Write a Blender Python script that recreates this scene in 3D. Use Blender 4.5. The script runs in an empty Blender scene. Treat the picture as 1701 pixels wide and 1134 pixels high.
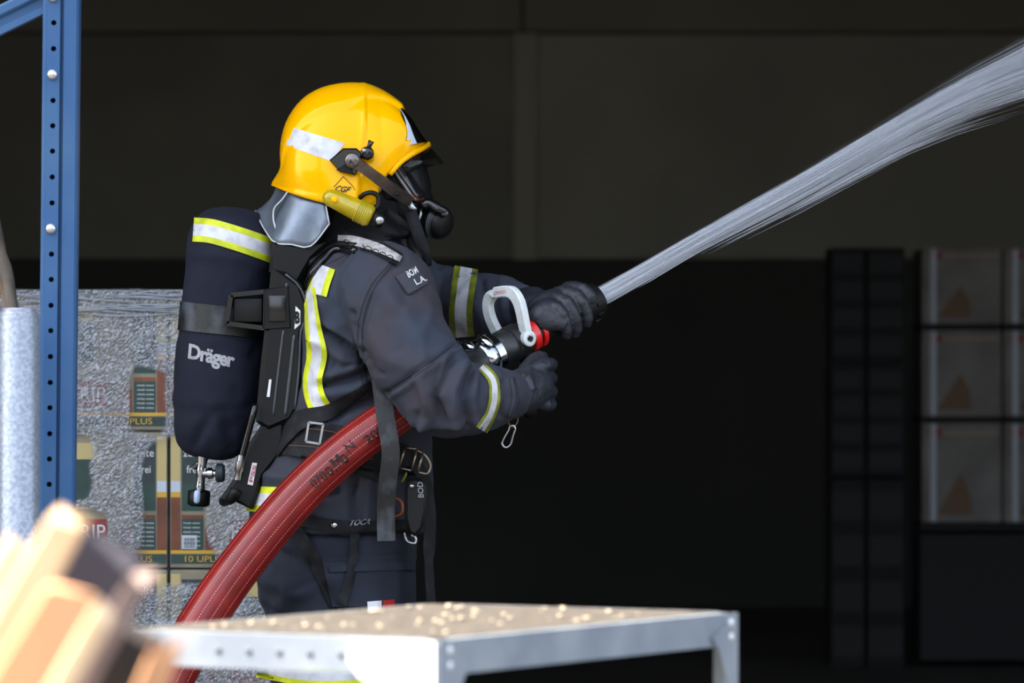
import bpy, bmesh, math, random
import numpy as np
from mathutils import Vector, Matrix, noise
from mathutils.bvhtree import BVHTree

R = random.Random(7)
S = bpy.context.scene
COL = S.collection
F = 8500.0                 # focal length in pixels of the 1701 px wide frame
CAM = Vector((0, -10, 1.4))

# ------------------------------------------------------------------ camera, light, exposure
cd = bpy.data.cameras.new('camera'); cam = bpy.data.objects.new('camera', cd); COL.objects.link(cam)
cam.location = CAM; cam.rotation_euler = (math.pi / 2, 0, 0)
cd.sensor_width = 36; cd.lens = F / 1701 * 36
cd.clip_start = 0.1; cd.clip_end = 300
cd.dof.use_dof = True; cd.dof.focus_distance = 9.85; cd.dof.aperture_fstop = 7.0
S.camera = cam
S.view_settings.view_transform = 'Standard'; S.view_settings.look = 'None'
S.view_settings.gamma = 1; S.view_settings.use_curve_mapping = False
S.view_settings.exposure = 0.0
S.cycles.use_denoising = True
S.cycles.transparent_max_bounces = 64
S.cycles.max_bounces = 8

sdir = Vector((-.55, .07, .80)).normalized()          # towards the sun: high on the left
wd = bpy.data.worlds.new('world'); S.world = wd; wd.use_nodes = True
nt = wd.node_tree; bg = nt.nodes['Background']
sky = nt.nodes.new('ShaderNodeTexSky'); sky.sky_type = 'NISHITA'; sky.sun_disc = False
sky.sun_elevation = math.asin(sdir.z); sky.sun_rotation = math.atan2(sdir.x, sdir.y)
sky.air_density = 1.0; sky.dust_density = 3.0; sky.ozone_density = 1.0
hs = nt.nodes.new('ShaderNodeHueSaturation'); hs.inputs['Saturation'].default_value = 0.55
nt.links.new(sky.outputs[0], hs.inputs['Color']); nt.links.new(hs.outputs[0], bg.inputs[0]); bg.inputs[1].default_value = 0.86
sl = bpy.data.lights.new('sun', 'SUN'); so = bpy.data.objects.new('sun', sl); COL.objects.link(so)
sl.energy = 22.0; sl.angle = 0.009; sl.color = (1.0, 0.86, 0.68)
so.rotation_euler = sdir.to_track_quat('Z', 'Y').to_euler()

# ------------------------------------------------------------------ helpers
def P(px, py, y=0.0):
    d = y - CAM.y
    return Vector(((px - 850.5) / F * d, y, CAM.z + (567 - py) / F * d))
def ray(px, py):
    return Vector(((px - 850.5) / F, 1.0, (567 - py) / F))
def lin(c):
    return tuple(((v / 255) / 12.92 if v <= 10 else (((v / 255) + 0.055) / 1.055) ** 2.4) for v in c)

MATS = {}
def mat(name, rgb, rough=0.6, metal=0.0, var=0.0, vscale=8.0, rgb2=None, bump=0.0, bscale=200.0, spec=0.5,
        coat=0.0, trans=0.0, alpha=1.0, stretch=None, sheen=0.0, detail=4.0, ramp=(0.35, 0.65)):
    if name in MATS: return MATS[name]
    m = bpy.data.materials.new(name); m.use_nodes = True
    n = m.node_tree.nodes; l = m.node_tree.links; b = n['Principled BSDF']
    c1 = (*lin(rgb), 1)
    b.inputs['Base Color'].default_value = c1
    b.inputs['Roughness'].default_value = rough; b.inputs['Metallic'].default_value = metal
    b.inputs['Specular IOR Level'].default_value = spec
    b.inputs['Coat Weight'].default_value = coat; b.inputs['Coat Roughness'].default_value = 0.04
    b.inputs['Transmission Weight'].default_value = trans; b.inputs['Alpha'].default_value = alpha
    b.inputs['Sheen Weight'].default_value = sheen
    tc = n.new('ShaderNodeTexCoord'); mp = n.new('ShaderNodeMapping')
    l.new(tc.outputs['Object'], mp.inputs[0])
    if stretch: mp.inputs['Scale'].default_value = stretch
    if rgb2 or var:
        c2 = (*lin(rgb2), 1) if rgb2 else tuple(min(1, v * (1 - var)) for v in c1[:3]) + (1,)
        t = n.new('ShaderNodeTexNoise'); t.inputs['Scale'].default_value = vscale; t.inputs['Detail'].default_value = detail
        rp = n.new('ShaderNodeValToRGB'); rp.color_ramp.elements[0].position = ramp[0]; rp.color_ramp.elements[1].position = ramp[1]
        rp.color_ramp.elements[0].color = c1; rp.color_ramp.elements[1].color = c2
        l.new(mp.outputs[0], t.inputs['Vector']); l.new(t.outputs['Fac'], rp.inputs[0]); l.new(rp.outputs[0], b.inputs['Base Color'])
    if bump:
        t2 = n.new('ShaderNodeTexNoise'); t2.inputs['Scale'].default_value = bscale; t2.inputs['Detail'].default_value = 3
        bp = n.new('ShaderNodeBump'); bp.inputs['Strength'].default_value = bump; bp.inputs['Distance'].default_value = 0.002
        l.new(mp.outputs[0], t2.inputs['Vector']); l.new(t2.outputs['Fac'], bp.inputs['Height']); l.new(bp.outputs[0], b.inputs['Normal'])
    MATS[name] = m
    return m

def link(o, parent=None, kind=None):
    COL.objects.link(o)
    if parent is not None: o.parent = parent
    if kind: o['kind'] = kind
    return o
def obj(name, verts, faces, m, parent=None, smooth=True, kind=None, midx=None, sharp=None):
    me = bpy.data.meshes.new(name)
    me.from_pydata([tuple(v) for v in verts], [], [tuple(f) for f in faces]); me.update()
    for mm in (m if isinstance(m, (list, tuple)) else [m]): me.materials.append(mm)
    if midx is not None: me.polygons.foreach_set('material_index', midx)
    bm = bmesh.new(); bm.from_mesh(me); bmesh.ops.recalc_face_normals(bm, faces=bm.faces); bm.to_mesh(me); bm.free()
    if smooth:
        me.polygons.foreach_set('use_smooth', [True] * len(me.polygons))
        if sharp: me.set_sharp_from_angle(angle=math.radians(sharp))
    return link(bpy.data.objects.new(name, me), parent, kind)
def thing(name, label, cat, loc=(0, 0, 0), group=None):
    o = bpy.data.objects.new(name, None); COL.objects.link(o); o.empty_display_size = 0.05
    o['label'] = label; o['category'] = cat
    if group: o['group'] = group
    return o
def tag(o, label, cat, group=None):
    o['label'] = label; o['category'] = cat
    if group: o['group'] = group
    return o

class MB:
    """collects geometry for ONE mesh"""
    def __init__(s): s.v = []; s.f = []; s.m = []
    def add(s, v, f, mi=0):
        k = len(s.v); s.v += [Vector(x) for x in v]; s.f += [tuple(i + k for i in q) for q in f]; s.m += [mi] * len(f)
        return s
    def build(s, name, m, parent=None, smooth=True, kind=None, sharp=None):
        return obj(name, s.v, s.f, m, parent, smooth, kind, s.m, sharp)
    def bvh(s): return BVHTree.FromPolygons(s.v, s.f)

def catmull(pts, n):
    """n samples along a smooth curve through pts (any dimension)"""
    p = np.array([tuple(q) for q in pts], float)
    if len(p) == 2: return p[0] + (p[1] - p[0]) * np.linspace(0, 1, n)[:, None]
    e = np.vstack([2 * p[0] - p[1], p, 2 * p[-1] - p[-2]])
    seg = np.linalg.norm(np.diff(p[:, :min(3, p.shape[1])], axis=0), axis=1) ** 0.9
    cum = np.concatenate([[0], np.cumsum(seg)]); out = []
    for t in np.linspace(0, cum[-1], n):
        i = min(len(p) - 2, max(0, int(np.searchsorted(cum, t) - 1)))
        u = (t - cum[i]) / max(1e-9, cum[i + 1] - cum[i])
        a, b, c, d = e[i], e[i + 1], e[i + 2], e[i + 3]
        out.append(0.5 * (2 * b + (c - a) * u + (2 * a - 5 * b + 4 * c - d) * u * u + (3 * b - a - 3 * c + d) * u ** 3))
    return np.array(out)

def tube_geo(pts, radii, seg=12, flat=1.0, up=None, cap=True, closed=False):
    pts = [Vector(p) for p in pts]; n = len(pts)
    if not hasattr(radii, '__len__'): radii = [radii] * n
    v, f = [], []; prev = None
    for i, p in enumerate(pts):
        a = pts[(i - 1) % n] if (closed or i > 0) else p; b = pts[(i + 1) % n] if (closed or i < n - 1) else p
        t = (b - a).normalized()
        if prev is None:
            u = Vector(up) if up is not None else (Vector((0, 0, 1)) if abs(t.z) < 0.9 else Vector((1, 0, 0)))
        else: u = prev
        if up is not None: u = Vector(up)
        u = (u - t * u.dot(t)).normalized(); prev = u; w = t.cross(u)
        for k in range(seg):
            an = 2 * math.pi * k / seg
            v.append(p + (u * math.cos(an) * flat + w * math.sin(an)) * radii[i])
    for i in range(n if closed else n - 1):
        j = (i + 1) % n
        for k in range(seg): f.append((i * seg + k, i * seg + (k + 1) % seg, j * seg + (k + 1) % seg, j * seg + k))
    if cap and not closed:
        f.append(tuple(range(seg))[::-1]); f.append(tuple((n - 1) * seg + k for k in range(seg)))
    return v, f
def bar_geo(pts, w, t, up):
    """rectangular section swept along pts; w is measured along 'up', t across it"""
    pts = [Vector(p) for p in pts]; n = len(pts); v, f = [], []
    for i, p in enumerate(pts):
        tan = (pts[min(n - 1, i + 1)] - pts[max(0, i - 1)]).normalized()
        u = Vector(up); u = (u - tan * u.dot(tan)).normalized(); s = tan.cross(u)
        ww = w[i] if hasattr(w, '__len__') else w
        for a, b in ((1, 1), (-1, 1), (-1, -1), (1, -1)): v.append(p + u * a * ww / 2 + s * b * t / 2)
    for i in range(n - 1):
        for k in range(4): f.append((i * 4 + k, i * 4 + (k + 1) % 4, i * 4 + 4 + (k + 1) % 4, i * 4 + 4 + k))
    f.append((0, 1, 2, 3)); f.append(tuple((n - 1) * 4 + k for k in (3, 2, 1, 0)))
    return v, f
def box_geo(c, size, rot=None, bevel=0.0):
    bm = bmesh.new(); bmesh.ops.create_cube(bm, size=1)
    for v in bm.verts: v.co = Vector((v.co.x * size[0], v.co.y * size[1], v.co.z * size[2]))
    if bevel: bmesh.ops.bevel(bm, geom=bm.edges[:], offset=bevel, segments=2, profile=0.6, affect='EDGES')
    M = rot if rot is not None else Matrix.Identity(3)
    bm.verts.index_update(); v = [M @ x.co + Vector(c) for x in bm.verts]; f = [tuple(x.index for x in q.verts) for q in bm.faces]; bm.free()
    return v, f
def lathe_geo(prof, o, axis, seg=28, up=(0, 0, 1)):
    axis = Vector(axis).normalized(); u = Vector(up) if abs(axis.dot(Vector(up).normalized())) < .98 else Vector((0, -1, 0)); u = (u - axis * u.dot(axis)).normalized(); w = axis.cross(u); o = Vector(o)
    v, f = [], []; n = len(prof)
    for s, r in prof:
        for k in range(seg):
            a = 2 * math.pi * k / seg; v.append(o + axis * s + (u * math.cos(a) + w * math.sin(a)) * max(r, 1e-5))
    for i in range(n - 1):
        for k in range(seg): f.append((i * seg + k, i * seg + (k + 1) % seg, (i + 1) * seg + (k + 1) % seg, (i + 1) * seg + k))
    f.append(tuple(range(seg))[::-1]); f.append(tuple((n - 1) * seg + k for k in range(seg)))
    return v, f
def ell_geo(c, r, rot=None, seg=20, rings=12):
    v, f = [], []; M = rot if rot is not None else Matrix.Identity(3); c = Vector(c)
    for i in range(1, rings):
        t = math.pi * i / rings
        for k in range(seg):
            a = 2 * math.pi * k / seg
            v.append(c + M @ Vector((r[0] * math.sin(t) * math.cos(a), r[1] * math.sin(t) * math.sin(a), r[2] * math.cos(t))))
    for i in range(rings - 2):
        for k in range(seg): f.append((i * seg + k, i * seg + (k + 1) % seg, (i + 1) * seg + (k + 1) % seg, (i + 1) * seg + k))
    v.append(c + M @ Vector((0, 0, r[2]))); v.append(c + M @ Vector((0, 0, -r[2])))
    for k in range(seg):
        f.append((len(v) - 2, (k + 1) % seg, k)); b = (rings - 2) * seg; f.append((len(v) - 1, b + k, b + (k + 1) % seg))
    return v, f
def loft_geo(secs, seg=40, e=2.4):
    """secs: (centre, rx, ry) horizontal superellipses"""
    v, f = [], []
    for c, rx, ry in secs:
        c = Vector(c)
        for k in range(seg):
            a = 2 * math.pi * k / seg; ca, sa = math.cos(a), math.sin(a)
            v.append(c + Vector((rx * math.copysign(abs(ca) ** (2 / e), ca), ry * math.copysign(abs(sa) ** (2 / e), sa), 0)))
    n = len(secs)
    for i in range(n - 1):
        for k in range(seg): f.append((i * seg + k, i * seg + (k + 1) % seg, (i + 1) * seg + (k + 1) % seg, (i + 1) * seg + k))
    f.append(tuple(range(seg))[::-1]); f.append(tuple((n - 1) * seg + k for k in range(seg)))
    return v, f
def prism_geo(poly, y0, y1, bevel=0.0):
    """pixel outline given real thickness between depths y0 (near) and y1"""
    n = len(poly); ym = y0
    a = [P(x, y, ym) for x, y in poly]; off = Vector((0, y1 - y0, 0))
    if bevel:
        c = sum(a, Vector()) / n
        def ins(q, d):
            out = []
            for i in range(n):
                t = (q[(i + 1) % n] - q[i - 1]).normalized(); nn = Vector((-t.z, 0, t.x))
                if nn.dot(c - q[i]) < 0: nn = -nn
                out.append(q[i] + nn * d)
            return out
        b2 = Vector((0, bevel, 0)); rows = [ins(a, bevel), [q + b2 for q in a], [q + off - b2 for q in a], [q + off for q in ins(a, bevel)]]
    else: rows = [a, [q + off for q in a]]
    v = [q for r in rows for q in r]; f = []
    for i in range(len(rows) - 1):
        for k in range(n): f.append((i * n + k, i * n + (k + 1) % n, (i + 1) * n + (k + 1) % n, (i + 1) * n + k))
    f.append(tuple(range(n))[::-1]); f.append(tuple((len(rows) - 1) * n + k for k in range(n)))
    return v, f

def remesh(mb, voxel, smooth_it=6, fac=0.5):
    """one continuous skin around everything collected in mb"""
    me = bpy.data.meshes.new('tmp'); me.from_pydata([tuple(v) for v in mb.v], [], mb.f); me.update()
    bm = bmesh.new(); bm.from_mesh(me); bmesh.ops.recalc_face_normals(bm, faces=bm.faces); bm.to_mesh(me); bm.free()
    o = bpy.data.objects.new('tmp', me); COL.objects.link(o)
    r = o.modifiers.new('r', 'REMESH'); r.mode = 'VOXEL'; r.voxel_size = voxel
    s = o.modifiers.new('s', 'SMOOTH'); s.factor = fac; s.iterations = smooth_it
    dg = bpy.context.evaluated_depsgraph_get(); ev = o.evaluated_get(dg); m2 = bpy.data.meshes.new_from_object(ev)
    n = len(m2.vertices); co = np.empty(n * 3); m2.vertices.foreach_get('co', co); co = co.reshape(-1, 3)
    no = np.empty(n * 3); m2.vertices.foreach_get('normal', no); no = no.reshape(-1, 3)
    faces = [tuple(p.vertices) for p in m2.polygons]
    bpy.data.objects.remove(o); bpy.data.meshes.remove(me); bpy.data.meshes.remove(m2)
    return co, no, faces
def to_px(co):
    d = co[:, 1] - CAM.y
    return np.stack([850.5 + co[:, 0] / d * F, 567 - (co[:, 2] - CAM.z) / d * F], 1)
def seg_dist(px, line):
    best = np.full(len(px), 1e9); L = np.array(line, float)
    for a, b in zip(L[:-1], L[1:]):
        ab = b - a; t = np.clip(((px - a) @ ab) / max(1e-9, ab @ ab), 0, 1)
        best = np.minimum(best, np.linalg.norm(px - (a + t[:, None] * ab), axis=1))
    return best
def fold(co, no, folds, amp=0.0, scale=9.0, seed=0.0, fine=0.0):
    """cloth: broad billows plus named folds (line in pixels, height in metres, width in pixels) on the near side"""
    px = to_px(co); near = np.clip(-no[:, 1] * 1.6 + 0.1, 0, 1); d = np.zeros(len(co))
    for line, a, w in folds:
        q = seg_dist(px, line); d += 2.1 * a * np.exp(-(q / w) ** 2) * near
    if amp:
        for i, c in enumerate(co):
            v = Vector(c) * scale + Vector((seed, seed * 2.1, -seed))
            r = noise.noise(v); r2 = 1 - 2 * abs(noise.noise(v * 1.9 + Vector((5, 1, 2))))
            d[i] += amp * (0.6 * r + 0.5 * r2) + fine * noise.noise(v * 5)
    return co + no * d[:, None]

def bvh_of(*obs):
    v, f = [], []
    for o in obs:
        k = len(v); M = o.matrix_world
        v += [M @ x.co for x in o.data.vertices]; f += [tuple(i + k for i in p.vertices) for p in o.data.polygons]
    return BVHTree.FromPolygons(v, f)
def hit(bvh, px, py):
    r = ray(px, py); loc, nor, i, d = bvh.ray_cast(CAM, r.normalized())
    return None if loc is None else (loc.y - CAM.y)
def drape_grid(bvh, gx, gy, sm=2):
    """depth along the line of sight at every grid point of a strip, filled and relaxed"""
    n, m = gx.shape; D = np.full((n, m), np.nan)
    for i in range(n):
        for j in range(m):
            h = hit(bvh, gx[i, j], gy[i, j])
            if h is not None: D[i, j] = h
    if np.isnan(D).all(): D[:] = 10.0
    for _ in range(n + m):
        if not np.isnan(D).any(): break
        E = D.copy()
        for i in range(n):
            for j in range(m):
                if np.isnan(D[i, j]):
                    q = [D[a, b] for a, b in ((i - 1, j), (i + 1, j), (i, j - 1), (i, j + 1)) if 0 <= a < n and 0 <= b < m and not np.isnan(D[a, b])]
                    if q: E[i, j] = sum(q) / len(q)
        D = E
    for _ in range(sm):
        G = D.copy(); G[1:-1] = (D[:-2] + 2 * D[1:-1] + D[2:]) / 4; D = np.minimum(D, G)
    return D
def sheet(name, gx, gy, D, off, th, m, parent, midx=None, smooth=True):
    n, mm = gx.shape; v = []
    for lay in (off + th, off):
        for i in range(n):
            for j in range(mm): v.append(CAM + ray(gx[i, j], gy[i, j]) * (D[i, j] - lay))
    N = n * mm; f = []; mi = []
    for i in range(n - 1):
        for j in range(mm - 1):
            q = (i * mm + j, (i + 1) * mm + j, (i + 1) * mm + j + 1, i * mm + j + 1)
            f.append(q); f.append(tuple(N + k for k in q[::-1])); mi += [midx[j] if midx else 0] * 2
    for i in range(n - 1):
        for j in (0, mm - 1):
            f.append((i * mm + j, N + i * mm + j, N + (i + 1) * mm + j, (i + 1) * mm + j)); mi.append(midx[min(j, mm - 2)] if midx else 0)
    for j in range(mm - 1):
        for i in (0, n - 1):
            f.append((i * mm + j, i * mm + j + 1, N + i * mm + j + 1, N + i * mm + j)); mi.append(midx[j] if midx else 0)
    return obj(name, v, f, m, parent, smooth, midx=mi, sharp=50)
def strap(name, bvh, line, width, m, parent, off=0.001, th=0.002, nw=5, step=5, bands=None, sm=3):
    """webbing laid along a line on the surface found under it"""
    L = sum(math.dist(a, b) for a, b in zip(line[:-1], line[1:])); n = max(4, int(L / step))
    c = catmull(line, n); t = np.gradient(c, axis=0); t /= np.linalg.norm(t, axis=1)[:, None]; nn = np.stack([-t[:, 1], t[:, 0]], 1)
    if hasattr(width, '__len__'): w = np.interp(np.linspace(0, 1, n), np.linspace(0, 1, len(width)), width)
    else: w = np.full(n, float(width))
    ks = bands[0] if bands else list(np.linspace(-0.5, 0.5, nw))
    k = np.array(ks); gx = c[:, 0:1] + nn[:, 0:1] * w[:, None] * k; gy = c[:, 1:2] + nn[:, 1:2] * w[:, None] * k
    return sheet(name, gx, gy, drape_grid(bvh, gx, gy, sm), off, th, m, parent, bands[1] if bands else None)
def patch(name, bvh, quad, m, parent, off=0.001, th=0.002, n=12, mm=8, sm=0):
    """panel with four pixel corners laid on the surface"""
    q = np.array(quad, float); u = np.linspace(0, 1, n)[:, None]; v = np.linspace(0, 1, mm)[None, :]
    g = [(1 - u) * (1 - v) * q[0, k] + u * (1 - v) * q[1, k] + u * v * q[2, k] + (1 - u) * v * q[3, k] for k in (0, 1)]
    return sheet(name, g[0], g[1], drape_grid(bvh, g[0], g[1], sm), off, th, m, parent)
BAND = ([-.5, -.38, -.25, -.24, -.12, 0, .12, .24, .25, .38, .5], [0, 0, 0, 1, 1, 1, 1, 1, 0, 0])

def text_geo(s, bold=0.0, shear=0.0, spacing=1.0):
    cu = bpy.data.curves.new('t', 'FONT'); cu.body = s; cu.size = 1; cu.offset = bold; cu.shear = shear; cu.space_character = spacing
    cu.resolution_u = 3; o = bpy.data.objects.new('t', cu); COL.objects.link(o)
    dg = bpy.context.evaluated_depsgraph_get(); m2 = bpy.data.meshes.new_from_object(o.evaluated_get(dg))
    v = [(x.co.x, x.co.y) for x in m2.vertices]; f = [tuple(p.vertices) for p in m2.polygons]
    bpy.data.objects.remove(o); bpy.data.curves.remove(cu); bpy.data.meshes.remove(m2)
    x0 = min(q[0] for q in v); x1 = max(q[0] for q in v)
    return [((q[0] - x0) / (x1 - x0), q[1]) for q in v], f
def text_on(name, s, bvh, o, ex, ey, m, parent, off=0.001, **k):
    """lettering printed on a surface: o = pixel of the left end of the base line, ex = across the word, ey = height of a capital"""
    v, f = text_geo(s, **k); pts = []; last = 10
    for u, w in v:
        x = o[0] + ex[0] * u + ey[0] * w / 0.69; y = o[1] + ex[1] * u + ey[1] * w / 0.69
        h = hit(bvh, x, y) if bvh else None
        last = h if h is not None else last
        pts.append(CAM + ray(x, y) * (last - off))
    return obj(name, pts, f, m, parent, smooth=False)
def text_plane(name, s, o, ex, ez, m, parent, off=Vector((0, -0.001, 0)), **k):
    v, f = text_geo(s, **k)
    return obj(name, [Vector(o) + Vector(ex) * u + Vector(ez) * w / 0.69 + off for u, w in v], f, m, parent, smooth=False)

# ------------------------------------------------------------------ materials
M_fab = mat('turnout_fabric', (53, 60, 72), 0.88, rgb2=(60, 56, 62), vscale=7, bump=0.25, bscale=900, spec=0.25)
M_fabd = mat('trouser_fabric', (42, 46, 57), 0.9, var=0.25, vscale=14, bump=0.25, bscale=900, spec=0.25)
M_navy = mat('navy_cover', (25, 29, 45), 0.85, var=0.3, vscale=9, bump=0.3, bscale=700, spec=0.3)
M_lime = mat('lime_tape', (214, 224, 22), 0.6, rgb2=(176, 186, 30), vscale=30, bump=0.15, bscale=500)
M_limed = mat('lime_tape_dirty', (140, 146, 30), 0.65, rgb2=(100, 106, 32), vscale=40, bump=0.15, bscale=500)
M_silv = mat('silver_tape', (205, 206, 210), 0.5, rgb2=(160, 160, 164), vscale=45, bump=0.1, bscale=600, ramp=(0.45, 0.8))
M_blk = mat('black_plastic', (12, 13, 14), 0.5, var=0.3, vscale=20, spec=.3)
M_blkg = mat('black_gloss', (12, 13, 15), 0.18, spec=0.6)
M_web = mat('black_webbing', (20, 21, 24), 0.75, rgb2=(36, 38, 42), vscale=35, bump=0.4, bscale=600, ramp=(0.5, 0.75), spec=.3)
M_webs = mat('worn_webbing', (18, 20, 22), 0.45, rgb2=(78, 84, 92), vscale=20, bump=0.4, bscale=600, ramp=(0.5, 0.78), stretch=(1, 1, 0.8))
M_glove = mat('glove_leather', (30, 33, 39), 0.5, rgb2=(44, 48, 56), vscale=30, bump=0.5, bscale=160, spec=0.5)
M_hood = mat('black_hood', (18, 20, 23), 0.9, bump=0.3, bscale=500)
M_skin = mat('skin', (176, 128, 104), 0.6)
M_yel = mat('helmet_yellow', (250, 180, 0), 0.2, coat=.2, spec=0.6, var=0.06, vscale=6)
M_yel.node_tree.nodes['Principled BSDF'].inputs['Specular Tint'].default_value = (1, .72, .06, 1)
M_white = mat('white_paint', (222, 228, 226), 0.35, var=0.12, vscale=60, bump=0.05, bscale=200)
M_wht = mat('white_print', (225, 226, 228), 0.5)
M_grey = mat('grey_print', (150, 152, 156), 0.5)
M_redp = mat('red_print', (196, 70, 70), 0.5)
M_chr = mat('chrome', (188, 192, 198), 0.12, 1.0)
M_steel = mat('steel', (170, 172, 176), 0.3, 1.0)
M_brz = mat('bronze_arm', (96, 86, 80), 0.34, 0.75, var=0.4, vscale=50)
M_red = mat('red_ring', (222, 12, 8), 0.35, coat=0.4)
M_hose = mat('hose_red', (136, 25, 21), 0.34, rgb2=(112, 18, 16), vscale=18, spec=0.5)
M_ink = mat('black_ink', (36, 14, 14), 0.6)
M_foil = mat('silver_foil', (120, 130, 142), 0.42, 0.6, rgb2=(84, 94, 106), vscale=14, bump=0.35, bscale=60)

# ------------------------------------------------------------------ setting
M_wall = mat('old_concrete', (150, 146, 130), 0.9, rgb2=(124, 121, 110), vscale=0.35, bump=0.2, bscale=8, detail=5)
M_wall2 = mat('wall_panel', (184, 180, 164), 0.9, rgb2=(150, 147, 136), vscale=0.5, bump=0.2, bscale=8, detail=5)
M_wall3 = mat('wall_panel_shaded', (164, 160, 145), 0.9, rgb2=(126, 123, 113), vscale=0.5, bump=0.2, bscale=8, detail=5)  # darker copy that paints the dimmer left side of the wall
M_wlow = mat('dark_cladding', (66, 68, 62), 0.8, var=0.3, vscale=1.0)
M_floor = mat('concrete_floor', (78, 76, 72), 0.7, rgb2=(52, 51, 49), vscale=0.9, bump=0.2, bscale=30)
M_yard = mat('yard_concrete', (74, 73, 71), 0.9, rgb2=(60, 59, 58), vscale=0.8, bump=0.3, bscale=40)
M_roof = mat('roof_sheet', (70, 70, 70), 0.8)
def struct(name, geo, m, parent=None, smooth=False):
    return obj(name, geo[0], geo[1], m, parent, smooth, 'structure')
struct('floor', box_geo((0, 7.25, -0.1), (16, 20.5, 0.2)), M_floor)
struct('ground', box_geo((0, -20, -0.1), (60, 34, 0.2)), M_yard)
YB = 17.0
wall = struct('wall_back', box_geo((0, YB + 0.15, 3.5), (16, 0.3, 7)), M_wlow)
def pxz(py, y): return P(0, py, y).z
zb = pxz(432, YB); zt = pxz(56, YB)
# concrete panels above the dark lower cladding: each slab its own piece, joints recessed
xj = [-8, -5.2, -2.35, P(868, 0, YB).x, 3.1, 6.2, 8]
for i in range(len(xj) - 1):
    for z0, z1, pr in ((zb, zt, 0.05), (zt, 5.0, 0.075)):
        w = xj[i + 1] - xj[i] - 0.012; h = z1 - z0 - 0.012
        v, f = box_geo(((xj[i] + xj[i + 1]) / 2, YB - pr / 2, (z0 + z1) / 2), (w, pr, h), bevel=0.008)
        obj('wall_panel', v, f, (M_wall2 if i > 2 else M_wall3) if pr < 0.06 else M_wall, wall, False)  # left panels darker, right ones lighter: light falloff put into the colour
v, f = box_geo((P(872, 0, YB).x, YB - 0.07, (zb + zt) / 2), (0.12, 0.06, zt - zb), bevel=0.006)
obj('wall_strip', v, f, mat('joint_cover', (174, 170, 154), 0.9), wall, False)
struct('wall_left', box_geo((-8.1, 8.1, 3.5), (0.2, 18.2, 7)), M_wall)
struct('wall_right', box_geo((8.1, 8.1, 3.5), (0.2, 18.2, 7)), M_wall)
struct('ceiling', box_geo((0, 8.1, 5.4), (16.4, 18.4, 0.2)), M_roof)
struct('shade_lintel', box_geo((0, -1.05, 5.2), (16.4, 0.3, 1.5)), M_wall)  # unseen lintel, added to shade the firefighter and limit the sky
M_blocker = mat('sky_blocker_grey', (78, 76, 72), .85, var=.15, vscale=.5)  # for unseen blocks added behind the camera to limit sky and reflections
struct('sky_blocker_left', box_geo((-34, -34, 5.5), (44, 4, 11)), M_blocker)
struct('sky_blocker_right', box_geo((29, -34, 5)  , (50, 4, 10)), M_blocker)
struct('sky_blocker_low', box_geo((-4, -34, 1.5), (16, .4, 3)), M_blocker)

# ------------------------------------------------------------------ the person
person = thing('person', 'firefighter in dark grey turnout gear seen side-on, aiming the nozzle to the right', 'person')

# body inside the clothes: one continuous figure
mb = MB()
hc = P(618, 280, 0)
mb.add(*ell_geo(hc, (0.098, 0.074, 0.118)))
mb.add(*ell_geo(hc + Vector((0.028, 0, -0.07)), (0.06, 0.055, 0.06)))
mb.add(*ell_geo(hc + Vector((0.086, 0, -0.035)), (0.022, 0.014, 0.02)))            # nose
for s in (-1, 1):
    mb.add(*ell_geo(hc + Vector((0.0, s * 0.075, -0.02)), (0.02, 0.012, 0.032)))  # ears
mb.add(*tube_geo([hc + Vector((-0.02, 0, -0.05)), P(590, 440, 0)], [0.058, 0.062]))
mb.add(*loft_geo([(P(600, 440), 0.07, 0.1), (P(600, 470), 0.1, 0.17), (P(600, 560), 0.11, 0.155), (P(595, 680), 0.1, 0.14), (P(575, 790), 0.115, 0.155), (P(565, 900), 0.1, 0.16)]))
AR = [P(640, 478, -.185), P(668, 570, -.26), P(735, 664, -.315), P(792, 662, -.285), P(856, 655, -.215)]
AL = [P(640, 478, .185), P(690, 510, .27), P(752, 502, .26), P(812, 508, .19), P(866, 512, .115)]
mb.add(*tube_geo(AR, [.06, .052, .042, .04, .03])); mb.add(*tube_geo(AL, [.06, .05, .04, .038, .03]))
LEG = {-1: [P(555, 880, -.1), P(560, 1230, -.115), P(525, 1660, -.13)], 1: [P(590, 880, .1), P(640, 1230, .12), P(640, 1660, .13)]}
for s in (-1, 1): mb.add(*tube_geo(LEG[s], [.085, .062, .04]))
co, no, fc = remesh(mb, 0.011, 4)
obj('body', co, fc, M_skin, person)

# trousers
mb = MB()
mb.add(*loft_geo([(P(565, 800, 0), .13, .175), (P(560, 900, 0), .152, .185), (P(558, 985, 0), .15, .18), (P(560, 1040, 0), .13, .17)]))
mb.add(*tube_geo(catmull([P(555, 900, -.085), P(556, 1040, -.1), P(548, 1130, -.105), P(550, 1250, -.115), P(525, 1450, -.125), P(515, 1690, -.13)], 14),
                 list(np.interp(np.linspace(0, 1, 14), [0, .2, .35, .6, 1], [.12, .122, .112, .1, .088])), seg=24))
mb.add(*tube_geo(catmull([P(580, 900, .085), P(590, 1040, .1), P(620, 1250, .115), P(625, 1450, .125), P(625, 1690, .13)], 14),
                 list(np.interp(np.linspace(0, 1, 14), [0, .2, .35, .6, 1], [.12, .122, .112, .1, .088])), seg=24))
co, no, fc = remesh(mb, 0.008, 6)
folds = [([(445, 905), (520, 945), (560, 1010)], -.006, 9), ([(430, 960), (500, 985)], .007, 14), ([(470, 1010), (540, 960)], .008, 14),
         ([(440, 1010), (520, 1045)], -.006, 10), ([(480, 890), (470, 960)], .006, 16), ([(600, 900), (590, 1000)], -.003, 8), ([(445, 1060), (520, 1020)], .006, 14)]
co = fold(co, no, folds, amp=0.008, scale=9, seed=3.3, fine=.0015)
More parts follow.
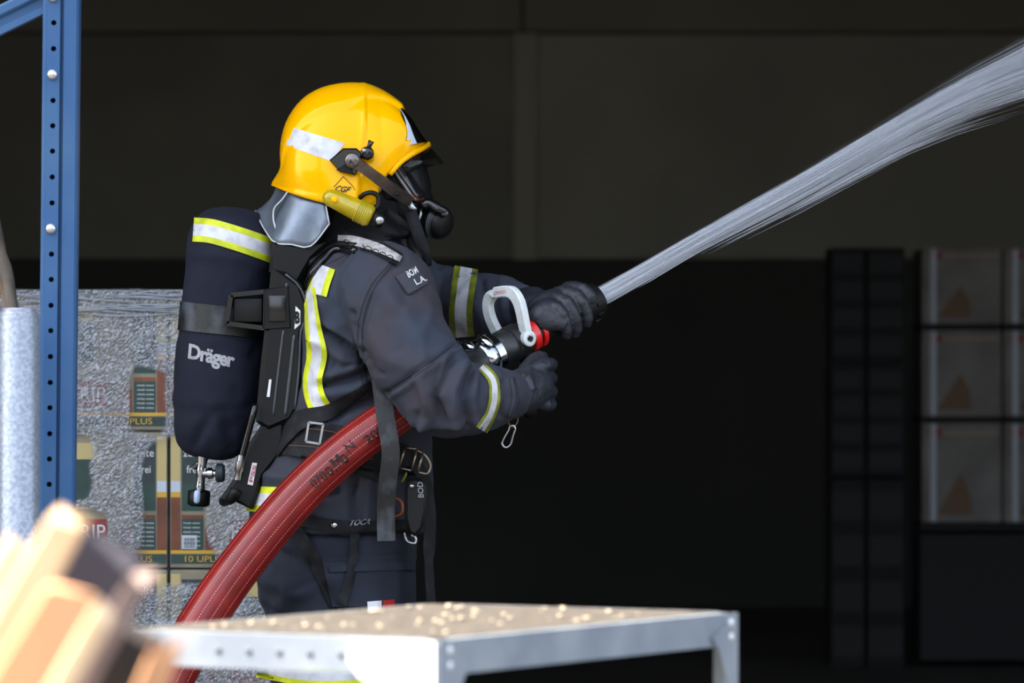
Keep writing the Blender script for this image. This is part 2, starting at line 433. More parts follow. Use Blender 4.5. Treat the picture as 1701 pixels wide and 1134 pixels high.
trousers = obj('trousers', co, fc, M_fabd, person)
B_tr = bvh_of(trousers)
pk = patch('cargo_pocket', B_tr, [(536, 934), (690, 930), (692, 1004), (552, 1008)], M_fabd, trousers, off=0.001, th=0.012, n=14, mm=8, sm=3)
patch('pocket_flap', bvh_of(trousers, pk), [(534, 926), (690, 918), (691, 946), (537, 950)], M_fabd, trousers, off=0.0015, th=0.003, n=14, mm=4, sm=3)
strap('trouser_stripe', B_tr, [(428, 1108), (520, 1122), (640, 1118)], 34, [M_lime, M_silv], trousers, bands=BAND)
patch('white_tag', B_tr, [(610, 999), (634, 997), (634, 1030), (612, 1030)], M_wht, trousers, off=0.014, th=0.002, n=4, mm=4)
patch('red_tag', B_tr, [(636, 997), (656, 995), (656, 1030), (636, 1030)], mat('red_cloth', (180, 26, 30), 0.8), trousers, off=0.014, th=0.002, n=4, mm=4)
# boots
for s in (-1, 1):
    a = LEG[s][2]; mb = MB()
    mb.add(*loft_geo([((a.x, a.y, .0), .07, .05), ((a.x + .0, a.y, .12), .068, .052), ((a.x, a.y, .26), .066, .06)]))
    mb.add(*ell_geo((a.x + .1, a.y, .045), (.13, .05, .052)))
    mb.add(*box_geo((a.x + .06, a.y, .018), (.29, .1, .036), bevel=.012))
    co, no, fc = remesh(mb, 0.009, 3); co[:, 2] -= min(0, co[:, 2].min()); co[:, 2] = np.maximum(co[:, 2], 0.002)
    obj('boot', co, fc, M_blk, person)

# jacket
mb = MB()
def sec(py, xb, xf, hw, yc=0.0):
    a, b = P(xb, py, yc), P(xf, py, yc); return ((a + b) / 2, (b.x - a.x) / 2, hw)
mb.add(*loft_geo([sec(388, 572, 662, .075), sec(405, 560, 668, .09), sec(424, 530, 684, .15), sec(448, 512, 704, .195), sec(490, 498, 714, .21), sec(560, 490, 716, .2), sec(630, 488, 712, .19),
                  sec(690, 476, 712, .185), sec(740, 452, 715, .182), sec(790, 430, 716, .182), sec(840, 416, 716, .19), sec(880, 414, 708, .198)], seg=48))
mb.add(*tube_geo(catmull([P(628, 462, -.15), P(648, 500, -.215), P(676, 575, -.265), P(722, 642, -.315), P(742, 662, -.318), P(770, 664, -.305), P(806, 660, -.275), P(858, 655, -.215)], 24),
                 list(np.interp(np.linspace(0, 1, 24), [0, .12, .38, .58, .66, .76, .86, 1], [.085, .092, .086, .08, .076, .066, .058, .041])), seg=28))
mb.add(*tube_geo(catmull([P(628, 462, .15), P(668, 490, .25), P(720, 503, .285), P(765, 500, .25), P(812, 506, .185), P(872, 512, .112)], 20),
                 list(np.interp(np.linspace(0, 1, 20), [0, .3, .6, .8, 1], [.085, .085, .06, .058, .045])), seg=28))
co, no, fc = remesh(mb, 0.0046, 10)
folds = [([(530, 547), (554, 561), (578, 577), (604, 590)], -.0038, 3.6), ([(545, 546), (570, 560), (596, 572)], .0026, 7), ([(540, 566), (570, 584), (596, 596)], .0026, 8),
         ([(528, 638), (557, 632), (589, 623), (614, 611)], -.0038, 3.6), ([(532, 628), (560, 621), (590, 612)], .0026, 7), ([(540, 650), (570, 644), (600, 634)], .003, 8), ([(574, 607), (606, 601)], -.0028, 3.5),
         ([(588, 540), (598, 566), (604, 600)], -.0036, 3.6), ([(596, 552), (602, 582)], .002, 4), ([(622, 613), (638, 620)], -.003, 4), ([(598, 651), (630, 658)], -.0028, 3.5), ([(536, 668), (556, 680)], -.0024, 4),
         ([(560, 600), (552, 616), (545, 626)], -.002, 4), ([(690, 640), (700, 676), (694, 706)], -.0026, 5), ([(733, 600), (722, 640), (728, 690)], -.003, 4), ([(748, 612), (738, 650), (744, 700)], .0022, 5),
         ([(672, 500), (662, 540), (668, 580)], -.0016, 8), ([(716, 520), (700, 560), (704, 600)], .0018, 9),
         ([(668, 428), (622, 480), (604, 540), (606, 600), (622, 650)], -.003, 5), ([(655, 430), (608, 490), (592, 560), (596, 600)], .002, 8),
         ([(536, 548), (590, 582), (618, 612)], -.010, 6), ([(528, 568), (586, 606)], .007, 10), ([(528, 642), (580, 634), (622, 616)], -.009, 6),
         ([(540, 660), (600, 648)], .006, 10), ([(560, 690), (640, 655)], -.006, 7), ([(530, 505), (520, 560)], .005, 12), ([(588, 520), (600, 585)], -.007, 5),
         ([(638, 655), (690, 620), (762, 568)], -.0035, 4), ([(640, 664), (694, 630), (764, 578)], .003, 6),
         ([(752, 596), (722, 660), (742, 700)], -.007, 6), ([(768, 608), (752, 650), (756, 700)], .006, 8), ([(782, 618), (770, 660), (776, 704)], -.006, 5),
         ([(790, 622), (786, 660), (790, 708)], .004, 7), ([(700, 640), (716, 690), (700, 706)], .006, 12), ([(836, 634), (842, 660), (832, 690)], -.005, 4), ([(846, 632), (852, 660), (844, 686)], .004, 5),
         ([(660, 700), (730, 706), (790, 700)], .004, 8), ([(620, 560), (650, 600), (700, 610)], .005, 16), ([(640, 480), (690, 560)], .005, 18),
         ([(440, 790), (520, 800)], .006, 10), ([(500, 830), (560, 815)], -.006, 8), ([(590, 800), (585, 860)], -.006, 7), ([(610, 800), (606, 862)], .006, 9), ([(540, 790), (520, 850)], .006, 10),
         ([(630, 800), (632, 870)], -.005, 7), ([(800, 470), (815, 540)], -.004, 6), ([(835, 470), (845, 530)], .004, 8)]
co = fold(co, no, folds, amp=0.0085, scale=9, seed=1.7, fine=0.0018)
jacket = obj('jacket', co, fc, M_fab, person)
B_jk = bvh_of(jacket)
strap('back_stripe', B_jk, [(538, 441), (529, 466), (523, 488)], 40, [M_lime, M_silv], jacket, bands=BAND, sm=3, off=.003)
strap('back_stripe', B_jk, [(512, 478), (516, 505), (520, 545), (526, 590), (519, 630), (524, 662), (540, 690)], [22, 22, 28, 34, 32, 34, 38], [M_lime, M_silv], jacket, bands=BAND, sm=3, off=.003)
strap('cuff_stripe', B_jk, [(800, 608), (819, 630), (822, 660), (815, 688), (800, 714)], [15, 18, 19, 19, 22], [M_limed, M_silv], jacket, bands=BAND, sm=1, off=0.0012)
jm = jacket.data; B_la = BVHTree.FromPolygons([v.co.copy() for v in jm.vertices], [tuple(p.vertices) for p in jm.polygons if p.center.y > .06])
strap('sleeve_stripe', B_la, [(775, 444), (769, 480), (765, 520), (768, 560)], 40, [M_limed, M_silv], jacket, bands=BAND, sm=1, off=0.0012)
strap('hem_stripe', B_jk, [(410, 828), (440, 829), (465, 830), (484, 831)], 42, [M_lime, M_silv], jacket, bands=BAND, sm=3, off=.003)
M_seam = mat('dark_seam', (34, 36, 41), .9)
for ln in ([(664, 428), (624, 474), (604, 530), (602, 590), (612, 640)], [(656, 428), (616, 474), (596, 530), (594, 590), (603, 640)], [(640, 652), (690, 618), (763, 566)], [(641, 657), (691, 623), (764, 572)],
           [(500, 452), (540, 440), (580, 420)], [(846, 628), (850, 660), (842, 694)], [(855, 626), (858, 660), (850, 692)]):
    strap('seam', B_jk, ln, 2.0, M_seam, jacket, off=.0004, th=.0007, nw=2, sm=0)
badge = patch('sleeve_badge', B_jk, [(657, 459), (688, 444), (712, 470), (678, 488)], mat('badge_cloth', (58, 58, 66), 0.85, bump=0.3, bscale=500), jacket, off=0.001, th=0.003, n=10, mm=10)
B_bd = bvh_of(jacket, badge)
strap('seam', B_bd, [(656, 459), (678, 489), (713, 470)], 2.2, M_seam, jacket, off=.0006, th=.0008, nw=2, sm=0)
text_on('badge_lettering', 'BOM', B_bd, (679, 461), (17, -9), (-6, -10), M_wht, jacket, bold=0.015, off=0.0012)
text_on('badge_lettering', 'L.A.', B_bd, (692, 473), (18, -8), (-5, -9), M_wht, jacket, bold=0.015, off=0.0012)
# black hood round the neck
mb = MB()
mb.add(*tube_geo(catmull([P(600, 300, 0), P(598, 350, 0), P(604, 385, 0), P(612, 412, 0)], 10), [.075, .078, .082, .086, .088, .09, .094, .1, .108, .11], seg=32))
mb.add(*ell_geo(P(640, 350, 0), (.06, .07, .05)))
co, no, fc = remesh(mb, 0.006, 3)
co = fold(co, no, [([(560, 372), (620, 386), (660, 400)], -.005, 6), ([(560, 358), (630, 370)], .004, 7)], amp=0.003, scale=14)
hood = obj('hood', co, fc, M_hood, person)

# gloves
AXO, AXT = P(790, 603, -.14), P(986, 500, .04)
AX = (AXT - AXO).normalized(); AXL = (AXT - AXO).length
NEAR = AX.cross(Vector((0, 0, 1))).normalized()
if NEAR.y > 0: NEAR = -NEAR
TOP = NEAR.cross(AX).normalized()
if TOP.z < 0: TOP = -TOP
def axp(px): return AXO + (AXT - AXO) * ((px - 790) / 196.0)
mb = MB()
for px, r, a0, a1, tip in ((911, .0118, 128, -40, .9), (927, .0125, 130, -50, .9), (945, .0125, 128, -36, .9), (961, .012, 122, 14, .85)):
    c = axp(px); ring = []
    for a in np.linspace(a0, a1, 9):
        an = math.radians(a); rr = .034 + r * .92 + (.004 if 20 < a < 60 else 0)
        ring.append(c + (NEAR * math.cos(an) + TOP * math.sin(an)) * rr + AX * (.006 * math.cos(an)))
    mb.add(*tube_geo(ring, [r * 1.15, r * 1.15, r * 1.12, r * 1.1, r * 1.1, r * 1.05, r, r * .95, r * .7], seg=14))
c1 = axp(912) + TOP * .03 - NEAR * .02
mb.add(*ell_geo(axp(922) + TOP * .041 - NEAR * .006, (.05, .03, .02), Matrix((AX, -NEAR, TOP)).transposed()))
mb.add(*ell_geo(axp(905) + TOP * .03 + NEAR * .014, (.042, .026, .026), Matrix((AX, -NEAR, TOP)).transposed()))
mb.add(*tube_geo(catmull([P(862, 512, .115), P(884, 505, .075), c1, axp(930) + TOP * .038 - NEAR * .012], 8), [.043, .042, .041, .04, .038, .034, .028, .02], seg=18, flat=.85))
mb.add(*tube_geo([P(872, 518, .09), axp(895) + TOP * .02 + NEAR * .034, axp(912) + TOP * .0 + NEAR * .046], [.026, .022, .013], seg=14))   # heel of the hand
mb.add(*tube_geo([axp(900) - NEAR * .03 + TOP * .02, axp(925) - NEAR * .046, axp(945) - NEAR * .04 - TOP * .022], [.019, .015, .011], seg=12))  # thumb behind
co, no, fc = remesh(mb, 0.0026, 2, 0.4)
co = fold(co, no, [], amp=0.0012, scale=40, seed=2)
tag_l = obj('glove', co, fc, M_glove, person)
mb = MB()
W = P(850, 655, -.222)
mb.add(*tube_geo(catmull([W, P(866, 650, -.2), P(884, 642, -.175), P(902, 638, -.155)], 7), [.04, .042, .043, .043, .041, .038, .03], seg=18, flat=1.0))
for i, (py, L) in enumerate(((607, .9), (629, 1.0), (651, 1.0), (672, .88))):
    r = .0125 if i < 3 else .0112
    pts = [P(886, py * .7 + 640 * .3, -.185), P(903 + 2 * L, py, -.172), P(914 + 1 * L, py - 1, -.138), P(908, py - 2, -.098), P(893, py - 2, -.085)]
    mb.add(*tube_geo(catmull(pts, 9), [r * 1.1] * 3 + [r * 1.08] * 2 + [r, r, r * .95, r * .75], seg=14))
mb.add(*tube_geo(catmull([P(868, 632, -.175), P(876, 612, -.15), P(890, 596, -.12), P(904, 592, -.095)], 7), [.02, .018, .016, .0145, .014, .013, .009], seg=12))
co, no, fc = remesh(mb, 0.0026, 2, 0.4)
co = fold(co, no, [([(868, 625), (872, 650), (866, 672)], -.003, 4), ([(878, 615), (884, 645)], .002, 5)], amp=0.0015, scale=36, seed=5)
obj('glove', co, fc, M_glove, person)

# ------------------------------------------------------------------ helmet
helmet = thing('helmet', 'glossy yellow fire helmet with a white reflective band, worn by the firefighter', 'helmet')
SAG = [(452, 306), (468, 276), (472, 235), (481, 203), (502, 172), (532, 152), (570, 143), (607, 144), (633, 154), (655, 168), (670, 181), (686, 199), (701, 223), (713, 238)]
RIM = [(452, 306, 0), (478, 317, -.074), (509, 328, -.108), (545, 338, -.124), (590, 346, -.13), (626, 338, -.126), (630, 316, -.124), (638, 298, -.12), (658, 276, -.111), (680, 258, -.096), (697, 248, -.072), (708, 241, -.04), (713, 238, 0)]
NU, NV = 150, 44
sg = catmull(SAG, NU); rm = catmull(RIM, NU)
def arcsnap(c):
    s = np.concatenate([[0], np.cumsum(np.linalg.norm(np.diff(c[:, :2], axis=0), axis=1))]); return s / s[-1]
u = np.linspace(0, 1, NU)
sg = np.stack([np.interp(u, arcsnap(sg), sg[:, k]) for k in range(2)], 1)
s2 = np.linspace(0, 1, NU); ar = arcsnap(rm)
# rim spends its ends near the tips so that the quarter arcs stay upright
rm = np.stack([np.interp(u, ar, rm[:, k]) for k in range(3)], 1)
def helm(off=0.0):
    g = {}; pos = np.zeros((NU, NV * 2 - 1, 3))
    for i in range(NU):
        A = P(sg[i, 0], sg[i, 1], 0); w = -rm[i, 2]; B = P(rm[i, 0], rm[i, 1], -w)
        for j in range(NV):
            t = (j / (NV - 1)) * math.pi / 2; ee = .3 * min(1, max(0, (i / NU - .70) / .14)); c = math.cos(t) ** (.9 - ee); s = math.sin(t) ** (.92 - ee)
            q = Vector((B.x + (A.x - B.x) * c, -w * s, B.z + (A.z - B.z) * c))
            pos[i, NV - 1 - j] = q; pos[i, NV - 1 + j] = (q.x, -q.y, q.z)
    return pos
HP = helm()
gu = np.gradient(HP, axis=0); gv = np.gradient(HP, axis=1); hn = np.cross(gu, gv)
hn /= np.maximum(1e-9, np.linalg.norm(hn, axis=2))[..., None]
ctr = np.array(P(580, 255, 0)); sgn = np.sign(((HP - ctr) * hn).sum(2)); hn *= sgn[..., None]
hpx = to_px(HP.reshape(-1, 3)).reshape(NU, -1, 2)
def sstep(x, a, b):
    t = np.clip((x - a) / (b - a), 0, 1); return t * t * (3 - 2 * t)
jj = np.abs(np.arange(NV * 2 - 1) - (NV - 1))[None, :] / (NV - 1.0)
seamx = 604 + (hpx[..., 1] - 150) * 0.02 - np.maximum(0, hpx[..., 1] - 205) * 0.12
front = sstep(hpx[..., 0], seamx, seamx + 5)
uu = np.linspace(0, 1, NU)[:, None]
comb = (1 - sstep(jj, .36 - .16 * sstep(uu, .5, .8), .44 - .16 * sstep(uu, .5, .8))) * sstep(uu, .06, .14) * (1 - sstep(uu, .80, .86))
disp = -.0032 * front * (1 - comb) + .0045 * comb + .0015 * np.exp(-((hpx[..., 0] - seamx) / 4) ** 2)
disp += .004 * sstep(jj, .93, 1.0) * (uu < .45)
POLYV = [(666, 176), (667, 193), (675, 210), (677, 222), (669, 240), (676, 249), (692, 248), (704, 242), (716, 236), (760, 230), (740, 150)]
def inside(px, poly):
    x, y = px[..., 0], px[..., 1]; r = np.zeros(x.shape, bool); n = len(poly)
    for i in range(n):
        (x1, y1), (x2, y2) = poly[i], poly[i - 1]
        c = ((y1 > y) != (y2 > y)); xi = (x2 - x1) * (y - y1) / ((y2 - y1) or 1e-9) + x1; r ^= c & (x < xi)
    return r
HD = HP + hn * disp[..., None]
# mirrored pixel test so both sides are cut alike
near_px = to_px((HP * np.array([1, 1, 1]) * np.where(HP[..., 1:2] > 0, np.array([1, -1, 1]), 1)).reshape(-1, 3)).reshape(NU, -1, 2)
rimtop = (jj > .93)
vis = inside(near_px, POLYV)
vis &= ~((near_px[..., 1] > 233) & (jj > .80))
shell = MB(); visr = MB(); NW2 = NV * 2 - 1
def quads(mask_fn):
    return [(i * NW2 + j, (i + 1) * NW2 + j, (i + 1) * NW2 + j + 1, i * NW2 + j + 1) for i in range(NU - 1) for j in range(NW2 - 1) if mask_fn(i, j)]
fv = lambda i, j: vis[i, j] and vis[i + 1, j] and vis[i, j + 1] and vis[i + 1, j + 1]
fs = quads(lambda i, j: not fv(i, j)); fvz = quads(fv)
shell.add([Vector(q) for q in HD.reshape(-1, 3)], fs)
sh = shell.build('shell', M_yel, helmet, sharp=None)
sm_ = sh.modifiers.new('thick', 'SOLIDIFY'); sm_.thickness = 0.004; sm_.offset = 0
bm = bmesh.new(); bm.from_mesh(sh.data); bmesh.ops.delete(bm, geom=[v for v in bm.verts if not v.link_faces], context='VERTS')
bmesh.ops.remove_doubles(bm, verts=bm.verts, dist=1e-5); bmesh.ops.recalc_face_normals(bm, faces=bm.faces)
for _ in range(6):
    be = [v for v in bm.verts if v.is_boundary]
    new = {v: sum((e.other_vert(v).co for e in v.link_edges if e.is_boundary), Vector()) / max(1, sum(e.is_boundary for e in v.link_edges)) for v in be}
    for v, c in new.items(): v.co = v.co.lerp(c, .4)
bm.to_mesh(sh.data); bm.free()
M_vis = mat('visor_mirror', (150, 154, 160), 0.07, 1.0)
av = catmull([(664, 179), (672, 196), (675, 214), (669, 243)], 14); bv = catmull([(671, 183), (686, 199), (701, 223), (712, 237)], 14); KN = 22
vv = []
for r in range(14):
    t = r / 13; ya = -.074 - .022 * t; A_ = P(*av[r], ya); Bv_ = P(*bv[r], 0)
    for k in range(-KN, KN + 1):
        q = abs(k) / KN; th_ = (1 - q) * math.pi / 2; y = -ya * math.cos(th_) ** .5 * (1 if k > 0 else -1); w_ = math.sin(th_) ** .85
        vv.append((A_.x + (Bv_.x - A_.x) * w_, y, A_.z + (Bv_.z - A_.z) * w_))
n = 2 * KN + 1
vo = obj('visor', vv, [(r * n + k, r * n + k + 1, (r + 1) * n + k + 1, (r + 1) * n + k) for r in range(13) for k in range(n - 1)], M_vis, helmet)
B_he = bvh_of(sh)
# brim lip
lip = [P(x, y + 1, w) for x, y, w in [(648, 289, -.118), (664, 270, -.107), (684, 255, -.09), (700, 246, -.066), (710, 239, -.03)]]
lip = [Vector(q) for q in catmull(lip, 12)]
lip2 = [Vector((q.x, -q.y, q.z)) for q in lip[::-1]]
mb = MB(); mb.add(*tube_geo(lip + lip2, [.0045 + .002 * math.sin(math.pi * k / 23) for k in range(24)], seg=10)); mb.build('brim_lip', M_yel, helmet)
patch('reflective_band', B_he, [(482, 210), (573, 238), (550, 268), (475, 241)], M_silv, helmet, off=.0026, th=.0008, n=16, mm=8)
# smoked visor below the brim
rows = []; vv = []; ff = []
top = [(664, 268, -.1), (690, 251, -.07), (706, 243, -.035), (712, 240, 0)]; bot = [(676, 290, -.1), (706, 274, -.075), (728, 270, -.04), (738, 270, 0)]
ta, ba = catmull(top, 8), catmull(bot, 8)
for k in range(8): vv += [P(*ta[k]), P(*ba[k])]
for k in range(7)[::-1]: vv += [Vector((P(*ta[k]).x, -ta[k][2], P(*ta[k]).z)), Vector((P(*ba[k]).x, -ba[k][2], P(*ba[k]).z))]
for k in range(14): ff.append((2 * k, 2 * k + 1, 2 * k + 3, 2 * k + 2))
M_smoke = mat('smoked_glass', (10, 11, 12), 0.05, alpha=0.55, spec=0.5)
o = obj('smoked_shield', vv, ff, M_smoke, helmet); mo = o.modifiers.new('t', 'SOLIDIFY'); mo.thickness = .002
# clip plate, lever, arm
mb = MB(); mb.add(*prism_geo([(547, 266), (570, 246), (592, 246), (601, 254), (600, 272), (590, 291), (562, 283)], -.142, -.118, .003)); mb.build('clip_plate', M_blkg, helmet, sharp=40)
mb = MB(); mb.add(*prism_geo([(558, 282), (574, 272), (585, 274), (586, 290), (566, 286)], -.145, -.138, .002)); mb.build('plate_fold', M_blk, helmet, sharp=40)
kn = P(610, 255, -.13); mb = MB()
mb.add(*lathe_geo([(0, .013), (.012, .0135), (.018, .012), (.02, .008)], kn + Vector((0, .004, 0)), (0, -1, 0)))
mb.add(*tube_geo([P(611, 250, -.14), P(614, 241, -.142), P(617, 234, -.142)], [.005, .0045, .0062], seg=10)); lv = mb.build('lever_knob', M_blkg, helmet)
mb = MB(); mb.add(*lathe_geo([(0, .0045), (.003, .004), (.0034, .001)], P(605, 250, -.15), (0, -1, 0), seg=14)); mb.build('screw', M_steel, lv)
ap = catmull([P(582, 264, -.153), P(600, 276, -.156), P(630, 298, -.15), P(660, 320, -.128), P(682, 334, -.1)], 12)
mb = MB(); mb.add(*bar_geo(ap, [.026, .024, .021, .0205, .021, .022, .022, .0225, .022, .022, .021, .02], .007, (0.6, -.2, .8)))
arm = mb.build('mask_arm', M_brz, helmet, sharp=30)
mb = MB(); mb.add(*lathe_geo([(0, .015), (.006, .015), (.009, .011), (.01, .003)], P(585, 266, -.153), (0.05, -1, 0.05), seg=20)); mb.build('pivot_cap', mat('brushed_cap', (120, 112, 108), .3, .8), arm)
mb = MB(); mb.add(*lathe_geo([(0, .004), (.003, .0035), (.0035, .001)], P(660, 322, -.134), (0, -1, 0), seg=12)); mb.build('rivet', M_blk, arm)
text_on('arm_mark', 'A', None, (580, 272), (9, 3), (-2, -9), M_blk, arm, off=.164, bold=.02)
# maker's mark
text_on('lettering', 'CGF', B_he, (556, 317), (25, 3), (3, -9), mat('dark_ink', (30, 26, 10), .5), helmet, bold=.03, shear=.25, off=.003)
mb = MB()
for a, b in (((554, 311), (570, 293)), ((570, 293), (586, 309)), ((586, 309), (590, 316))):
    pa = P(*a, -.13); pb = P(*b, -.13)
    pts = [CAM + ray(a[0] + (b[0] - a[0]) * t, a[1] + (b[1] - a[1]) * t) * ((hit(B_he, a[0] + (b[0] - a[0]) * t, a[1] + (b[1] - a[1]) * t) or 9.87) - .0028) for t in np.linspace(0, 1, 8)]
    mb.add(*tube_geo(pts, .0006, seg=6))
mb.build('mark_outline', mat('dark_ink', (30, 26, 10)), helmet)
# torch clipped below the rim
M_torch = mat('torch_body', (212, 186, 12), .25, trans=.25, var=.25, vscale=30, coat=.5)
t0, t1 = P(543, 325, -.148), P(617, 360, -.15); ta = (t1 - t0); tl = ta.length; ta.normalize()
mb = MB(); mb.add(*lathe_geo([(-.008, .004), (-.004, .012), (.004, .0165), (.03, .019), (tl * .75, .0215), (tl - .006, .022), (tl, .019), (tl + .002, .012)], t0, ta, seg=24)); torch = mb.build('torch', M_torch, helmet)
mb = MB(); mb.add(*lathe_geo([(0, .0065), (.004, .0065), (.005, .005)], P(556, 331, -.164), (0, -1, 0.1), seg=16)); mb.build('torch_button', M_yel, torch)
mb = MB()
for k in range(6):
    c = t0 + ta * (tl * .68 + k * .0042)
    mb.add(*lathe_geo([(0, .0222), (.0012, .0234), (.0024, .0222)], c, ta, seg=20))
mb.build('grip_rib', mat('torch_rib', (176, 160, 26), .35), torch)
mb = MB(); mb.add(*lathe_geo([(tl, .014), (tl + .012, .015), (tl + .02, .0135), (tl + .026, .011)], t0, ta, seg=20)); cap = mb.build('torch_cap', M_blk, torch)
mb = MB(); mb.add(*lathe_geo([(0, .0085), (.004, .0085), (.006, .006)], P(631, 366, -.165), (0.1, -1, 0), seg=16)); mb.build('torch_screw', M_steel, torch)
mb = MB(); mb.add(*tube_geo(catmull([P(598, 328, -.132), P(606, 322, -.14), P(618, 320, -.14), P(628, 326, -.138), P(628, 342, -.138), P(620, 348, -.138)], 14), .0048, seg=10)); mb.build('torch_hook', M_blk, helmet)
# silver neck curtain
topc = [(640, 342, .118), (545, 338, .12), (480, 318, .075), (458, 311, 0), (480, 318, -.075), (500, 326, -.1), (522, 332, -.115), (541, 338, -.122)]
botc = [(640, 372, .12), (560, 392, .13), (462, 396, .085), (424, 350, 0), (452, 398, -.09), (484, 402, -.112), (516, 405, -.125), (547, 372, -.13)]
na, nb = catmull(topc, 36), catmull(botc, 36); v = []; f = []; nr = 10
for r in range(nr):
    t = r / (nr - 1)
    for k in range(36):
        q = na[k] * (1 - t) + nb[k] * t; w = .005 * math.sin(k * .9 + r * .3) * t + .004 * math.sin(t * math.pi)
        if 24 < k < 35: q[1] += 7 * math.sin((k - 24) / 11 * math.pi) * t * .6
        v.append(P(q[0], q[1], q[2] - w))
for r in range(nr - 1):
    for k in range(35): f.append((r * 36 + k, r * 36 + k + 1, (r + 1) * 36 + k + 1, (r + 1) * 36 + k))
cu = obj('neck_curtain', v, f, M_foil, helmet); mo = cu.modifiers.new('t', 'SOLIDIFY'); mo.thickness = .003
edge = [v[(nr - 1) * 36 + k] for k in range(20, 36)] + [v[r * 36 + 35] for r in range(nr - 2, 0, -1)]
mb = MB(); mb.add(*tube_geo(edge, .0016, seg=6)); mb.build('curtain_piping', mat('foil_edge', (200, 205, 210), .4, .3), cu)
ed2 = [P(478, 318, -.082), P(468, 332, -.078), P(456, 345, -.074), P(454, 362, -.074), P(458, 380, -.082)]
mb = MB(); mb.add(*tube_geo(catmull(ed2, 14), .0016, seg=6)); mb.build('curtain_seam', mat('foil_edge', (200, 205, 210)), cu)

# ------------------------------------------------------------------ breathing mask
mask = thing('breathing_mask', 'black full-face breathing mask with curved lens, below the yellow helmet brim', 'mask')
mb = MB()
mb.add(*ell_geo(P(676, 345, 0), (.055, .068, .062)))
mb.add(*ell_geo(P(694, 365, 0), (.042, .05, .04)))
mb.add(*tube_geo([P(645, 285, 0), P(660, 330, 0)], [.076, .072], seg=24))
co, no, fc = remesh(mb, .005, 3); obj('facepiece', co, fc, M_blk, mask)
v = []; f = []; NR, NC = 10, 25
for r in range(NR):
    t = r / (NR - 1); xs = 646 + 42 * t ** 1.1; zs = 268 + 64 * t; xf = 682 + 30 * t; zf = 264 + 62 * t
    for k in range(NC):
        a = -math.pi / 2 + math.pi * k / (NC - 1); c = math.cos(a) ** .8; yy = .078 * math.sin(a)
        v.append(P(xs + (xf - xs) * c, zs + (zf - zs) * c, 0) + Vector((0, yy, 0)))
for r in range(NR - 1):
    for k in range(NC - 1): f.append((r * NC + k, r * NC + k + 1, (r + 1) * NC + k + 1, (r + 1) * NC + k))
ln = obj('lens', v, f, mat('mask_lens', (30, 31, 33), .07, alpha=.7, spec=.8), mask); mo = ln.modifiers.new('t', 'SOLIDIFY'); mo.thickness = .0025
fr = [v[r * NC] + Vector((0, -.003, 0)) for r in range(NR)]
mb = MB(); mb.add(*tube_geo(fr, .0042, seg=8)); mb.add(*tube_geo([q + Vector((.008, -.001, .003)) for q in fr], .002, seg=8)); mb.build('lens_frame', mat('frame_grey', (120, 116, 114), .25, .7), mask)
mb = MB(); mb.add(*tube_geo(catmull([P(680, 324, -.082), P(690, 331, -.076), P(700, 330, -.05), P(706, 327, -.02)], 10), [.005] * 10, seg=10)); mb.build('clamp', mat('copper_clamp', (190, 130, 96), .28, .9), mask)
mb = MB()
mb.add(*lathe_geo([(0, .026), (.018, .03), (.03, .028), (.034, .022)], P(700, 362, -.02), Vector((.85, -.45, -.15)), seg=28)); mb.build('inlet_ring', M_blkg, mask)
ro = P(716, 366, -.035); ra = Vector((.8, -.55, -.25)).normalized()
mb = MB(); mb.add(*lathe_geo([(-.01, .024), (.0, .03), (.018, .033), (.03, .031), (.038, .024), (.042, .014), (.043, .002)], ro, ra, seg=32)); rg = mb.build('regulator', M_blk, mask)
mb = MB()
for k in range(6): mb.add(*lathe_geo([(.012 + k * .0038, .0335 - .0004 * k * k), (.0135 + k * .0038, .0352 - .0005 * k * k), (.015 + k * .0038, .0335 - .0005 * k * k)], ro, ra, seg=28))
mb.build('regulator_rib', mat('rib_grey', (70, 74, 80), .4), rg)
mb = MB(); mb.add(*tube_geo(catmull([P(700, 345, -.07), P(712, 338, -.07), P(728, 348, -.075), P(742, 352, -.07)], 10), [.009, .01, .011, .011, .011, .012, .012, .011, .01, .008], seg=12))
mb.add(*lathe_geo([(0, .009), (.005, .009), (.006, .005)], P(738, 354, -.075), (.3, -1, .2), seg=16)); mb.build('regulator_arm', M_blkg, rg)
mb = MB(); mb.add(*bar_geo([P(678, 330, -.09), P(684, 345, -.092), P(690, 350, -.09)], .012, .01, (1, 0, .3))); mb.add(*tube_geo([P(702, 340, -.06), P(699, 356, -.066), P(693, 372, -.07)], [.004, .004, .003], seg=8)); mb.build('steel_catch', M_steel, mask)
mb = MB(); mb.add(*bar_geo(catmull([P(682, 352, -.098), P(690, 374, -.11), P(698, 398, -.112), P(706, 424, -.1), P(708, 442, -.08)], 12), .023, .003, (1, 0, .3))); mb.build('neck_strap', M_web, mask)
mb = MB(); mb.add(*bar_geo(catmull([P(640, 350, -.092), P(662, 366, -.098), P(684, 380, -.088)], 8), .016, .003, (.3, 0, 1))); mb.build('chin_strap', M_web, mask)
mb = MB(); mb.add(*tube_geo(catmull([P(690, 384, -.05), P(684, 402, -.075), P(694, 425, -.11), P(690, 442, -.12), P(672, 440, -.15), P(652, 425, -.17)], 24), .0105, seg=12)); mb.build('breathing_tube', M_blk, mask)

